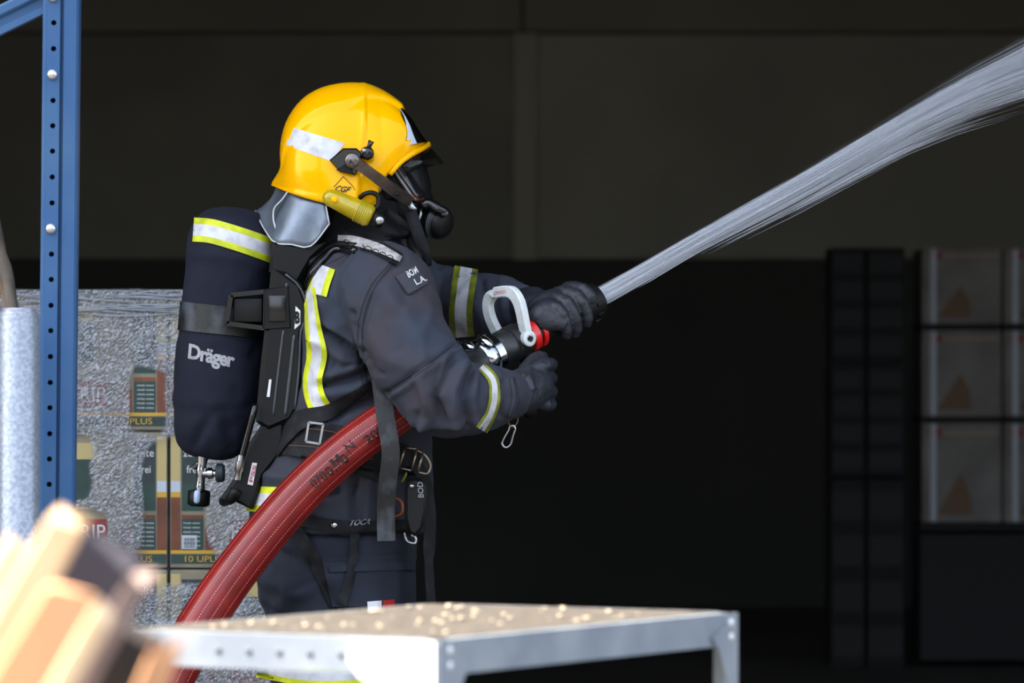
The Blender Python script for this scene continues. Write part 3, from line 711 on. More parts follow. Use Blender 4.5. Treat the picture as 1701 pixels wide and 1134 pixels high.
# ------------------------------------------------------------------ breathing apparatus
scba = thing('breathing_apparatus', 'breathing apparatus with navy covered cylinder and black harness on the firefighter\'s back', 'breathing apparatus')
ca, cb = P(390, 355, 0), P(349, 752, 0); cax = (ca - cb).normalized(); cl = (ca - cb).length
prof = [(-.012, .022), (-.005, .045), (.01, .061), (.035, .072), (.08, .0805), (.14, .0845), (.22, .0845), (.3, .083), (.36, .084), (.40, .0855), (.43, .083), (.455, .072), (.474, .052), (.482, .02)]
v, f = lathe_geo(catmull(prof, 60), cb, cax, seg=64, up=(0, -1, 0))
mbc = MB(); mbc.add(v, f); co = np.array([tuple(q) for q in mbc.v])
no = co - (np.array(cb) + ((co - np.array(cb)) @ np.array(cax))[:, None] * np.array(cax)); no /= np.maximum(1e-6, np.linalg.norm(no, axis=1))[:, None]
co = fold(co, no, [([(305, 420), (380, 425), (450, 445)], .002, 5), ([(300, 680), (360, 685), (430, 670)], -.0015, 5), ([(320, 740), (345, 700)], -.004, 8), ([(385, 742), (375, 700)], -.004, 8),
                   ([(420, 590), (438, 560)], -.004, 6), ([(360, 345), (400, 352), (440, 375)], -.003, 5)], amp=.0055, scale=13, seed=4, fine=.0012)
cover = obj('cylinder_cover', co, mbc.f, M_navy, scba)
B_cv = bvh_of(cover)
strap('reflective_band', B_cv, [(321, 381), (352, 384), (400, 398), (440, 412), (466, 422)], 40, [M_lime, M_silv], cover, bands=BAND, sm=1, th=.0015)
text_on('lettering', 'Dräger', B_cv, (312, 594), (77, 16), (2, -23), M_grey, cover, bold=.035, spacing=.9)
# strap round the cylinder, buckle
def ring_on(s0, s1, r, th):
    return lathe_geo([(s0, r), (s0 + .001, r + th), (s1 - .001, r + th), (s1, r)], cb, cax, seg=56, up=(0, -1, 0))
v, f = lathe_geo([(.232, .0852), (.233, .0885), (.288, .0885), (.289, .0852)], cb, cax, seg=56, up=(0, -1, 0))
tl_ = MB(); tl_.add(v, f); tst = tl_.build('tank_strap', M_webs, scba, sharp=40)
mb = MB()
def frame_geo(mbx, poly, y0, y1, w):
    n = len(poly); cx = sum(q[0] for q in poly) / n; cy = sum(q[1] for q in poly) / n
    for i in range(n):
        a, b = poly[i], poly[(i + 1) % n]; mbx.add(*bar_geo([P(*a, (y0 + y1) / 2), P(*b, (y0 + y1) / 2)], w, abs(y1 - y0), (0.3, 0, 1) if abs(a[0] - b[0]) > abs(a[1] - b[1]) else (1, 0, 0)))
frame_geo(mb, [(384, 490), (442, 484), (441, 545), (377, 537)], -.108, -.088, .009); mb.build('buckle', M_blkg, tst, sharp=40)
mb = MB(); mb.add(*box_geo(P(412, 515, -.094), (.055, .012, .046), bevel=.003)); mb.build('buckle_plate', M_blk, tst, sharp=40)
mb = MB(); mb.add(*prism_geo([(438, 480), (480, 474), (484, 545), (438, 548)], -.125, -.05, .004)); mb.build('strap_bracket', M_blk, tst, sharp=40)
mb = MB(); mb.add(*box_geo(P(460, 512, -.128), (.034, .006, .05), bevel=.002)); mb.build('bracket_cap', M_blkg, tst, sharp=40)
# back plate
mb = MB(); mb.add(*prism_geo([(450, 446), (476, 452), (500, 470), (512, 500), (514, 530), (504, 552), (503, 610), (497, 678), (484, 700), (446, 716), (424, 700), (432, 610), (440, 540)], -.122, .122, .01)); plate = mb.build('back_plate', M_blk, scba, sharp=35)
for a, w in ((([(474, 455), (496, 474), (508, 502), (509, 528), (500, 550), (497, 610), (490, 680)]), .0025), (([(471, 548), (462, 620), (454, 690)]), .0025), (([(489, 556), (482, 620), (474, 690)]), .0035), (([(476, 470), (474, 540)]), .0025)):
    mb = MB(); mb.add(*tube_geo(catmull([P(x, y, -.1215) for x, y in a], 20), w, seg=8)); mb.build('plate_rib', mat('plate_edge', (60, 64, 70), .35), plate)
B_pl = bvh_of(plate)
patch('round_sticker', B_pl, [(491, 508), (499, 516), (499, 538), (489, 547)], M_wht, plate, off=.0008, th=.0006, n=4, mm=4)
text_on('sticker_lettering', 'B', B_pl, (490, 536), (8, 0), (0, -18), M_blk, plate, off=.003, bold=.05)
patch('white_label', B_pl, [(447, 630), (451, 630), (448, 659), (443, 659)], M_wht, plate, off=.001, th=.0006, n=3, mm=3)
mb = MB(); mb.add(*prism_geo([(444, 690), (474, 704), (470, 752), (440, 790), (418, 846), (388, 832), (372, 836), (366, 826), (392, 788), (410, 740)], -.115, .115, .008)); hip = mb.build('hip_pad', M_blk, scba, sharp=35)
patch('red_white_tag', bvh_of(hip), [(419, 768), (427, 769), (420, 806), (411, 804)], M_wht, hip, off=.001, th=.001, n=3, mm=3)
text_on('tag_lettering', 'PSS', bvh_of(hip), (419, 801), (7, -28), (-5, -1.5), M_redp, hip, off=.0032, bold=.02)
# yoke between cover and shoulders
mb = MB(); mb.add(*prism_geo([(452, 402), (500, 404), (535, 398), (548, 404), (520, 430), (496, 470), (470, 462), (446, 452)], -.112, .112, .008)); mb.build('yoke', M_blk, scba, sharp=35)
# shoulder strap + tubes over the shoulder
B_sh = bvh_of(jacket, hood)
st = strap('shoulder_strap', B_sh, [(494, 474), (512, 440), (536, 414), (566, 398), (612, 404), (664, 430)], [30, 30, 28, 26, 24, 22], M_web, scba, off=.002, th=.008, nw=6, sm=8)
B_st = bvh_of(jacket, hood, st)
strap('pad', B_st, [(561, 398), (590, 400), (630, 412), (666, 430)], [16, 16, 15, 10], mat('grey_pad', (200, 196, 192), .6, rgb2=(150, 147, 146), vscale=60), st, off=.002, th=.004, nw=5, sm=4)
mb = MB()
for k in range(7):
    x = 575 + k * 12; y = 404 + k * 3.6 + (k > 3) * (k - 3) * 1.2
    q = [CAM + ray(x + 6 * math.cos(a), y + 6 * math.sin(a)) * ((hit(B_st, x + 6 * math.cos(a), min(y + 6 * math.sin(a), y + 4)) or 9.83) - .008) for a in np.linspace(-2.6, .2, 7)]
    mb.add(*tube_geo(q, .0008, seg=5))
mb.build('pad_stitch', M_blk, st)
for off in (0, 8):
    line = [(500 + off, 478), (508 + off, 450 + off), (528 + off, 424 + off), (556, 406 + off), (590, 408 + off)]
    c = catmull(line, 20); d = drape_grid(B_st, c[:, 0:1], c[:, 1:2], 6)
    mb = MB(); mb.add(*tube_geo([CAM + ray(x, y) * (dd - .008) for (x, y), dd in zip(c, d[:, 0])], .0065, seg=10)); mb.build('air_tube', M_blkg if off else M_blk, scba)
# waist belt and its straps
B_w = bvh_of(jacket)
belt = strap('waist_belt', B_w, [(446, 724), (500, 728), (560, 738), (630, 752), (700, 770)], [56, 62, 66, 58, 40], M_web, scba, off=.003, th=.010, nw=7, sm=8)
B_b = bvh_of(jacket, belt)
for dy in (-17, 13):
    c = catmull([(478, 726 + dy), (540, 732 + dy), (620, 750 + dy)], 26); d = drape_grid(B_b, c[:, 0:1], c[:, 1:2], 1)
    mb = MB(); mb.add(*tube_geo([CAM + ray(x, y) * (dd - .001) for (x, y), dd in zip(c, d[:, 0])], .0011, seg=6)); mb.build('belt_seam', mat('brown_seam', (92, 70, 58), .8), belt)
mb = MB(); frame_geo(mb, [(513, 701), (537, 704), (531, 737), (508, 733)], -.222, -.214, .004); mb.build('belt_buckle', M_steel, belt, sharp=40)
strap('side_strap', B_b, [(447, 748), (470, 718), (500, 696), (545, 684), (585, 660), (618, 637)], [34, 36, 30, 24, 18, 11], M_web, scba, off=.004, th=.004, nw=5, sm=10)
strap('belt_tail', B_b, [(500, 756), (560, 770), (640, 790)], 20, M_web, scba, off=.004, th=.004, nw=5, sm=8)
mb = MB(); mb.add(*bar_geo(catmull([P(632, 628, -.262), P(640, 690, -.286), P(649, 750, -.292), P(644, 800, -.285), P(641, 850, -.272), P(642, 898, -.268)], 26), .0345, .0035, (1, 0, 0))); mb.build('strap_end', M_webs, scba, sharp=40)
mb = MB(); mb.add(*bar_geo(catmull([P(690, 770, -.16), P(706, 800, -.15), P(714, 860, -.14), P(712, 930, -.14), P(716, 1006, -.135), P(714, 1060, -.13)], 26), [.03] * 14 + [.022] * 12, .002, (1, .9, 0))); mb.build('strap_end', M_web, scba, sharp=40)
mb = MB()
frame_geo(mb, [(672, 742), (692, 746), (684, 782), (664, 776)], -.205, -.197, .0045)
mb.add(*tube_geo(catmull([P(686, 744, -.2), P(704, 754, -.196), P(715, 772, -.19), P(710, 786, -.19), P(694, 784, -.198)], 16), .0032, seg=8))
mb.add(*tube_geo([P(702, 752, -.198), P(694, 784, -.2)], .003, seg=8)); mb.build('d_ring', mat('dull_steel', (150, 138, 126), .3, .9), scba)
mb = MB(); mb.add(*box_geo(P(674, 760, -.196), (.03, .006, .036), bevel=.002)); mb.build('d_ring_web', M_web, scba)
# valve at the foot of the cylinder
vx = P(336, 762, -.02); mb = MB()
mb.add(*lathe_geo([(-.012, .012), (0, .0115), (.012, .009), (.02, .0105), (.03, .0105), (.034, .0085), (.05, .0085), (.055, .0095), (.062, .008)], vx, (-.08, 0, -1), seg=20))
mb.add(*lathe_geo([(0, .008), (.012, .0085), (.013, .011), (.022, .011), (.024, .007), (.03, .007)], P(334, 786, -.022), (1, 0, 0.0), seg=18))
mb.add(*tube_geo([P(322, 776, -.01), P(330, 768, -.02)], .006, seg=10)); valve = mb.build('valve', M_chr, scba, sharp=50)
mb = MB(); pr = []
for k in range(24):
    pass
mb.add(*lathe_geo([(0, .014), (.003, .0185), (.014, .0185), (.018, .014)], P(358, 785, -.022), (1, 0, 0), seg=24)); mb.build('hand_wheel', mat('wheel_rubber', (38, 50, 54), .6), valve, sharp=40)
mb = MB(); mb.add(*lathe_geo([(0, .009), (.004, .022), (.03, .022), (.034, .016)], P(331, 812, -.0), (-.05, 0, -1), seg=20)); mb.build('valve_guard', M_blk, valve)
mb = MB(); mb.add(*lathe_geo([(0, .004), (.004, .0065), (.022, .0065), (.026, .003)], P(328, 814, -.03), (-.05, 0, -1), seg=14)); mb.build('valve_tip', mat('pale_blue', (168, 190, 214), .35), valve)
mb = MB(); mb.add(*tube_geo(catmull([P(424, 672, -.13), P(420, 690, -.135), P(412, 720, -.13), P(401, 762, -.126)], 14), .0065, seg=12)); hp = mb.build('pressure_hose', M_blkg, scba)
mb = MB(); mb.add(*lathe_geo([(0, .0065), (.012, .0068), (.013, .0085), (.03, .0088), (.032, .0065), (.048, .0065)], P(401, 756, -.127), (-.16, 0, -1), seg=16)); mb.build('hose_coupling', M_steel, hp, sharp=50)
mb = MB(); mb.add(*tube_geo(catmull([P(392, 812, -.125), P(386, 826, -.12), P(372, 832, -.08)], 8), .011, seg=12)); mb.build('reducer', M_blk, scba)

# ------------------------------------------------------------------ lower belt, alarm unit, leg straps
lb = thing('utility_belt', 'black belt low on the firefighter\'s jacket with a press stud and raised lettering', 'belt')
B_l = bvh_of(jacket, trousers)
lbb = strap('webbing', B_l, [(425, 858), (500, 864), (560, 874), (640, 876), (700, 868)], [18, 20, 22, 22, 20], M_web, lb, off=.003, th=.006, nw=5, sm=8)
B_l2 = bvh_of(jacket, trousers, lbb)
text_on('lettering', 'TOCA', B_l2, (580, 873), (34, -3), (3, -9), M_grey, lb, bold=.02, shear=.2, off=.003)
mb = MB(); q = hit(B_l2, 555, 872) or 9.8
mb.add(*lathe_geo([(0, .007), (.002, .0068), (.004, .004), (.0045, .001)], CAM + ray(555, 872) * (q - .0005), (0, -1, 0), seg=16)); mb.build('press_stud', M_chr, lb)
strap('leg_strap', B_l, [(490, 878), (516, 920), (540, 968), (556, 1006)], [22, 22, 20, 16], M_web, lb, off=.004, th=.003, nw=4, sm=6)
strap('leg_strap', B_l, [(590, 886), (588, 925), (580, 965), (566, 1004)], [15, 15, 16, 18], M_web, lb, off=.016, th=.003, nw=4, sm=6)
al = thing('alarm_unit', 'small black distress alarm clipped to the firefighter\'s waist below the steel ring', 'alarm')
mb = MB(); mb.add(*prism_geo([(676, 798), (688, 793), (702, 796), (709, 808), (708, 850), (702, 878), (690, 890), (678, 884), (672, 860), (672, 812)], -.225, -.18, .006)); cs = mb.build('casing', M_blk, al, sharp=40)
text_on('lettering', 'BOD', bvh_of(cs), (704, 826), (-2, -26), (-9, 0), M_grey, al, off=.0035, bold=.01)
mb = MB(); mb.add(*lathe_geo([(0, .005), (.003, .0045), (.004, .001)], P(684, 807, -.226), (0, -1, 0), seg=14)); mb.build('lamp', M_chr, al)
mb = MB(); mb.add(*tube_geo(catmull([P(672, 884, -.2), P(676, 898, -.2), P(690, 902, -.2), P(690, 892, -.2), P(683, 888, -.2)], 14), .003, seg=8)); mb.build('clip', M_steel, al)
mb = MB(); mb.add(*tube_geo(catmull([P(675, 785, -.2), P(672, 794, -.205), P(668, 800, -.2)], 6), .0025, seg=8)); mb.build('cord', M_limed, al)
mb = MB(); mb.add(*tube_geo(catmull([P(655, 826, -.2), P(668, 834, -.215), P(668, 852, -.215), P(656, 858, -.2)], 12), .0032, seg=8)); mb.build('loop', mat('orange_loop', (120, 62, 26), .5), al)

# carabiner on the cuff
cr = thing('carabiner', 'small silver snap hook hanging below the firefighter\'s right cuff', 'carabiner')
mb = MB(); pts = [P(x, y, -.24) for x, y in ((846, 708), (852, 706), (856, 712), (852, 724), (848, 738), (840, 743), (834, 737), (838, 726), (845, 714))]
mb.add(*tube_geo(catmull(pts + [pts[0]], 30)[:-1], .0021, seg=8, closed=True)); mb.build('hook', M_chr, cr)
mb = MB(); mb.add(*tube_geo(catmull([P(846, 690, -.235), P(845, 702, -.24), P(849, 709, -.24), P(856, 706, -.24), P(860, 698, -.235), P(858, 686, -.235)], 16), .0014, seg=6)); mb.build('cord_loop', mat('tan_cord', (120, 96, 70), .8), cr)

# ------------------------------------------------------------------ hose and nozzle
hose = thing('fire_hose', 'red ribbed fire hose running from the floor up under the firefighter\'s arm', 'hose')
hp_ = [(95, 1755, -.55), (110, 1600, -.5), (170, 1400, -.44), (235, 1240, -.38), (288, 1120, -.335), (340, 1025, -.31), (410, 925, -.285), (500, 818, -.262), (580, 745, -.252), (650, 694, -.232), (705, 655, -.208), (742, 631, -.186), (760, 620, -.17)]
hc_ = [P(*q) for q in hp_]; hc_[0].z = .045
HC = [Vector(q) for q in catmull(hc_, 150)]
hr = list(np.interp(np.linspace(0, 1, 150), [0, .45, .7, 1], [.0445, .044, .0415, .037]))
seg = 64; v, f = tube_geo(HC, hr, seg=seg, up=(0, -1, 0))
for i in range(150):
    for k in range(seg):
        if k % 2: q = v[i * seg + k]; v[i * seg + k] = q + (HC[i] - q) * .028
hz = obj('hose_jacket', v, f, M_hose, hose)
mb = MB()
for k in (-11, -6.5, -2, 3, 8, 12.5):      # woven stitch rows, one dash each
    an = 2 * math.pi * k / 64 * 1.0
    for i in range(40, 149):
        for h in (0.0, 0.5):
            a = HC[i].lerp(HC[min(149, i + 1)], h); b = HC[i].lerp(HC[min(149, i + 1)], h + .28)
            t = (HC[min(149, i + 1)] - HC[i - 1]).normalized(); uu_ = Vector((0, -1, 0)); uu_ = (uu_ - t * uu_.dot(t)).normalized(); ww = t.cross(uu_)
            d = (uu_ * math.cos(an) + ww * math.sin(an)) * (hr[i] * 1.003)
            s_ = (ww * math.cos(an) - uu_ * math.sin(an)) * .0009
            mb.add([a + d - s_, b + d - s_, b + d + s_, a + d + s_], [(0, 1, 2, 3)])
mb.build('stitching', mat('pale_stitch', (206, 130, 118), .6), hose, kind='stuff')
B_h = bvh_of(hz)
for s_, o_, ex, ey in (('070', (524, 812), (22, -19), (-12, -13)), ('II', (556, 776), (14, -12), (-10, -11)), ('0.70', (548, 792), (34, -28), (-11, -12)), ('N', (580, 752), (12, -10), (-11, -12)), ('20', (612, 738), (20, -15), (-10, -12)), ('3', (632, 722), (9, -7), (-9, -11))):
    text_on('lettering', s_, B_h, o_, ex, ey, M_ink, hose, off=.0014, bold=.01)

noz = thing('nozzle', 'black hose nozzle with white bail handle and red rings in the firefighter\'s gloves', 'nozzle')
M_nb = mat('nozzle_black', (34, 36, 38), .35, rgb2=(58, 58, 58), vscale=40, metal=.3)
PX = AXL / 196.0
def nz(prof, seg=36): return lathe_geo([((x - 790) * PX, r) for x, r in prof], AXO, AX, seg)
mb = MB(); mb.add(*nz([(742, .041), (746, .043), (760, .043), (764, .039), (790, .038), (797, .037), (799, .03)])); mb.build('hose_tail', M_nb, noz, sharp=40)
mb = MB(); mb.add(*nz([(792, .03), (794, .0385), (797, .0405), (804, .0405), (806, .036), (808, .036), (810, .041), (820, .041), (822, .036)])); cp = mb.build('coupling', M_chr, noz, sharp=35)
for px, an in ((781, 78), (781, 200), (781, -60), (803, 58), (806, 180), (808, -62)):
    a = math.radians(an); d = NEAR * math.cos(a) + TOP * math.sin(a); e = NEAR * -math.sin(a) + TOP * math.cos(a)
    mb = MB(); mb.add(*ell_geo(axp(px) + d * .042, (.012, .021, .0105), Matrix((AX, e, d)).transposed(), 16, 10)); mb.build('lug', M_chr, cp)
mb = MB(); mb.add(*nz([(820, .034), (823, .036), (840, .0365), (841, .034), (844, .034), (845, .0365), (860, .0365), (864, .034), (868, .029), (890, .027)])); mb.build('valve_body', M_nb, noz, sharp=35)
for x0, x1 in ((871, 882), (886, 893)):
    mb = MB(); mb.add(*nz([(x0, .027), (x0 + 1, .0325), (x1 - 1, .0335), (x1, .027)])); mb.build('red_ring', M_red, noz, sharp=35)
mb = MB(); mb.add(*nz([(880, .028), (895, .0305), (920, .031), (960, .0325), (968, .036), (984, .0375), (988, .0365), (988.5, .031), (980, .024), (978, .004)])); mb.build('bumper', M_blk, noz, sharp=35)
for k in range(10):
    a = k * 2 * math.pi / 10; d = NEAR * math.cos(a) + TOP * math.sin(a); e = NEAR * -math.sin(a) + TOP * math.cos(a)
    mb = MB(); mb.add(*box_geo(axp(977) + d * .0375, (.014, .008, .004), Matrix((AX, e, d)).transposed(), .001)); mb.build('bumper_tooth', M_blk, noz)
bl = catmull([P(876, 561, -.108), P(871, 540, -.11), P(866, 515, -.11), P(861, 499, -.106), P(851, 486, -.092), P(836, 484, -.07), P(822, 487, -.05), P(813, 496, -.034), P(811, 511, -.026), P(816, 531, -.022), P(828, 556, -.018)], 40)
mb = MB(); mb.add(*bar_geo(bl, list(np.interp(np.linspace(0, 1, 40), [0, .3, .5, .8, 1], [.022, .025, .022, .022, .023])), .015, NEAR + Vector((.0, 0, .35)))); hd = mb.build('handle', M_white, noz, sharp=40)
hd.modifiers.new('b', 'BEVEL').width = .0025
mb = MB(); bo = P(877, 562, -.112); mb.add(*lathe_geo([(-.012, .012), (0, .0155), (.006, .0155), (.008, .013), (.008, .008), (.004, .0078)], bo, NEAR, seg=28)); mb.build('pivot_boss', M_white, hd, sharp=40)
mb = MB(); mb.add(*box_geo(bo + NEAR * .007, (.009, .004, .009), Matrix((AX, NEAR, TOP)).transposed() @ Matrix.Rotation(.78, 3, 'Y'))); mb.build('pivot_square', M_blk, hd, smooth=False)
text_on('lettering', 'CERRADO', bvh_of(hd), (820, 490), (20, -3.5), (-.5, -5.5), M_redp, hd, off=.001)
mb = MB(); gp = [axp(862) - TOP * .03, axp(866) - TOP * .06, P(880, 640, -.1), P(882, 694, -.1)]
mb.add(*tube_geo(catmull(gp, 12), [.017] * 10 + [.018, .015], seg=16)); mb.build('pistol_grip', M_blk, noz)

# ------------------------------------------------------------------ water jet
JL = [(984, 500, .038, 19), (1060, 458, .11, 18), (1147, 407, .2, 17), (1295, 327, .36, 20), (1400, 267, .48, 22), (1492, 215, .58, 25), (1600, 158, .7, 34), (1700, 116, .82, 44), (1800, 74, .94, 58), (1960, 10, 1.1, 80), (2200, -76, 1.36, 104), (2500, -170, 1.68, 130)]
NJ = 260; jc = catmull(JL, NJ); jp = [P(q[0], q[1], q[2]) for q in jc]; jr = [q[3] / 850 for q in jc]
rng = np.random.RandomState(5); mb_v = []; mb_f = []
def strand(i0, L, ox, oz, r):
    ks = np.linspace(i0, min(NJ - 1, i0 + L), 4); base = len(mb_v)
    for a, k in enumerate(ks):
        k0 = int(k); fr_ = k - k0; c = jp[k0].lerp(jp[min(NJ - 1, k0 + 1)], fr_); R_ = jr[k0] + (jr[min(NJ - 1, k0 + 1)] - jr[k0]) * fr_
        c = c + Vector((0, ox * R_, 0)) + Vector((-.5, 0, .86)) * (oz * R_); rr = r * (.25, 1, 1, .2)[a]
        for e in range(3):
            an = e * 2.094 + i0; mb_v.append(c + Vector((-.5 * math.sin(an), math.cos(an), .86 * math.sin(an))) * rr)
    for a in range(3):
        for e in range(3): mb_f.append((base + a * 3 + e, base + a * 3 + (e + 1) % 3, base + a * 3 + 3 + (e + 1) % 3, base + a * 3 + 3 + e))
BUN = [(rng.normal(0, .32), rng.normal(0, .32), rng.uniform(0, 1)) for _ in range(130)]
for n in range(20000):
    i0 = max(0, rng.uniform(-16, NJ - 2)); L_ = rng.uniform(16, 50); t = i0 / 200
    if rng.rand() < min(.8, .7 * t ** .8): continue
    if rng.rand() < .35 + .5 * t:
        q = BUN[rng.randint(130)]; a = q[0] + rng.normal(0, .05); b = q[1] * (1 + .2 * t) + rng.normal(0, .05)
    else: a, b = rng.normal(0, .28 + .05 * t), rng.normal(0, .28 + .05 * t)
    if rng.rand() < .28 * t: b -= rng.uniform(.2, 1.5) * (1 if .16 < t < .42 or t > .62 else .4)
    if t < .06: a = max(-.9, min(.9, a)); b = max(-.85, min(.85, b))
    strand(i0, L_, a, b, rng.uniform(.0003, .0009) * (1 + .3 * t))
M_wat = bpy.data.materials.new('white_water'); M_wat.use_nodes = True
n_ = M_wat.node_tree.nodes; l_ = M_wat.node_tree.links; b_ = n_['Principled BSDF']
b_.inputs['Base Color'].default_value = (.78, .81, .86, 1); b_.inputs['Roughness'].default_value = .25
b_.inputs['Alpha'].default_value = .3
b_.inputs['Subsurface Weight'].default_value = 0.0
wj = obj('water_jet', mb_v, mb_f, M_wat); wj['kind'] = 'stuff'; tag(wj, 'white jet of water spraying up and right from the nozzle', 'water jet')
# fine mist hugging the jet
mj = MB(); mj.add(*tube_geo(jp, [r * (1.0 + .35 * i / 200) for i, r in enumerate(jr)], seg=20))
M_mist = bpy.data.materials.new('mist'); M_mist.use_nodes = True; n_ = M_mist.node_tree.nodes; l_ = M_mist.node_tree.links
n_.remove(n_['Principled BSDF']); vs = n_.new('ShaderNodeVolumePrincipled'); vs.inputs['Density'].default_value = 1.3; vs.inputs['Color'].default_value = (.9, .93, .97, 1)
l_.new(vs.outputs[0], n_['Material Output'].inputs['Volume'])
mo_ = mj.build('mist', M_mist, wj); mo_['kind'] = 'stuff'

# ------------------------------------------------------------------ blue rack upright
M_blue = mat('rack_blue', (44, 84, 130), .5, spec=.35, rgb2=(58, 94, 132), vscale=6, bump=.05, bscale=90)
rk = thing('rack_upright', 'blue perforated steel rack upright with two silver bolts, left edge of the doorway', 'rack upright')
YR = -1.0
def upx(py, k): return {0: 71.0, 1: 79.0, 2: 100.5, 3: 105.5, 4: 131.0}[k] - 8.6 * (py / 870.0)
ZT, ZB_ = 2.35, 0.0
def urow(z):
    py = 567 - (z - CAM.z) * F / (YR - CAM.y); return [P(upx(py, k), py, YR).x for k in range(5)]
rt, rb_ = urow(ZT), urow(ZB_)
def uprof(x): # plan of the channel, front side then back
    return [(x[0], .05), (x[0], .006), (x[0] + .006, .004), (x[1] - .003, .004), (x[1], -.004), (x[2], -.004), (x[2] + .002, .008), (x[3] - .001, .008), (x[3] + .001, -.001), (x[4] - .004, -.001), (x[4], .004), (x[4], .05)]
vv = []; pa, pb = uprof(rb_), uprof(rt); th = .003; n = len(pa)
for z, pr in ((ZB_, pa), (ZT, pb)):
    for x, y in pr: vv.append((x, YR + y, z))
ff = [(k, k + 1, n + k + 1, n + k) for k in range(n - 1)]
post = obj('post', vv, ff, M_blue, rk, smooth=False)
mo = post.modifiers.new('t', 'SOLIDIFY'); mo.thickness = .0025; mo.offset = -1
HOLES = [38, 81, 167, 209, 251, 294, 337, 422, 464, 507, 549, 592, 635, 677, 720, 762, 804, 848, 891, 934, 977, 1020, 1063, 1106]
cut = MB()
for py in HOLES:
    cut.add(*lathe_geo([(-.03, .0047), (.03, .0047)], P(89.5 - 8.6 * py / 870 + .5, py, YR), (0, 1, 0), seg=14))
co_ = cut.build('cutter', M_blue); bo_ = post.modifiers.new('h', 'BOOLEAN'); bo_.object = co_; bo_.solver = 'EXACT'
dg = bpy.context.evaluated_depsgraph_get(); pm = bpy.data.meshes.new_from_object(post.evaluated_get(dg)); post.modifiers.clear(); post.data = pm; bpy.data.objects.remove(co_)
for py in (-5, 124, 380):
    mb = MB(); mb.add(*lathe_geo([(0, .0095), (.003, .0095), (.006, .0078), (.0085, .004), (.009, .0005)], P(86.2 - 8.6 * py / 870 + 2, py, YR - .004), (0, -1, 0), seg=20)); mb.build('bolt', mat('zinc', (206, 208, 210), .3, .85), rk)
for a, b, w, y in (((-60, 48), (84, -22), .02, YR + .03), ((-60, 68), (80, 0), .03, YR + .04)):
    mb = MB(); mb.add(*bar_geo([P(*a, y), P(*b, y)], w, .02, (0.3, 0, 1)));
    br = mb.build('brace', M_blue, rk, smooth=False); br.modifiers.new('b', 'BEVEL').width = .004
mb = MB(); mb.add(*bar_geo([P(-60, 82, YR + .03), P(80, 14, YR + .03)], .012, .03, (0.3, 0, 1))); mb.build('brace_lip', M_blue, rk, smooth=False)
v_ = []
for z_, pr in ((0.01, rb_), (ZT, rt)):
    for x_, y_ in ((pr[0] + .003, .0), (pr[4] - .003, 0), (pr[4] - .003, .003), (pr[0] + .003, .003)): v_.append((x_, YR + .046 + y_, z_))
obj('rear_web', v_, [(0, 1, 5, 4), (1, 2, 6, 5), (2, 3, 7, 6), (3, 0, 4, 7), (0, 3, 2, 1), (4, 5, 6, 7)], M_blue, rk, smooth=False)
mb = MB(); mb.add(*box_geo((rb_[2], YR + .03, .004), (.12, .12, .008))); mb.build('foot_plate', M_blue, rk, smooth=False)

# galvanised pipe and the stakes leaning behind it
M_galv = mat('galvanised', (150, 158, 168), .36, .35, rgb2=(124, 133, 146), vscale=150, ramp=(.4, .62), spec=.5)
pp = thing('steel_pipe', 'galvanised steel pipe standing upright left of the blue rack post', 'pipe')
pt = P(31, 518, -1.12); rad = 35 / 8500 * 8.88
mb = MB(); mb.add(*lathe_geo([(0, rad), (pt.z - .004, rad), (pt.z, rad - .003), (pt.z, rad - .006)], (pt.x, pt.y, 0), (0, 0, 1), seg=48)); mb.build('pipe', M_galv, pp, sharp=40)
mb = MB(); mb.add(*lathe_geo([(pt.z - .05, rad - .006), (pt.z + .005, rad - .007), (pt.z + .007, rad - .009), (pt.z + .007, rad - .014), (pt.z - .05, rad - .014)], (pt.x, pt.y, 0), (0, 0, 1), seg=40)); mb.build('inner_sleeve', mat('sleeve_steel', (170, 172, 190), .4, .6), pp, sharp=40)
def stake(pts, w, m, label):
    c = [Vector(q) for q in catmull(pts, 48)]; v, f = tube_geo(c, w, seg=10)
    for i, q in enumerate(v): v[i] = q + Vector((noise.noise(q * 30), noise.noise(q * 30 + Vector((9, 0, 0))), 0)) * w * .35
    o = obj('wooden_stake', v, f, m); return tag(o, label, 'stake')
M_stk = mat('grey_wood', (96, 88, 78), .9, rgb2=(62, 56, 50), vscale=22, bump=.6, bscale=60, stretch=(1, 1, .12))
g0 = P(33, 900, -.95); g0.z = 0
stake([P(-14, 350, -.86), P(-4, 405, -.88), P(10, 455, -.91), P(20, 512, -.94), P(28, 640, -.97), P(33, 900, -.97), g0 + Vector((0, -.02, 0))], .0125, M_stk, 'rough grey wooden stake, the thicker one behind the steel pipe')
g0 = P(18, 900, -.85); g0.z = 0
stake([P(-16, 420, -.80), P(0, 470, -.81), P(11, 514, -.82), P(16, 640, -.84), P(18, 900, -.85), g0], .0055, mat('tan_wood', (140, 118, 92), .9, rgb2=(104, 84, 62), vscale=22, stretch=(1, 1, .12)), 'thin tan wooden stake at the left edge behind the steel pipe')

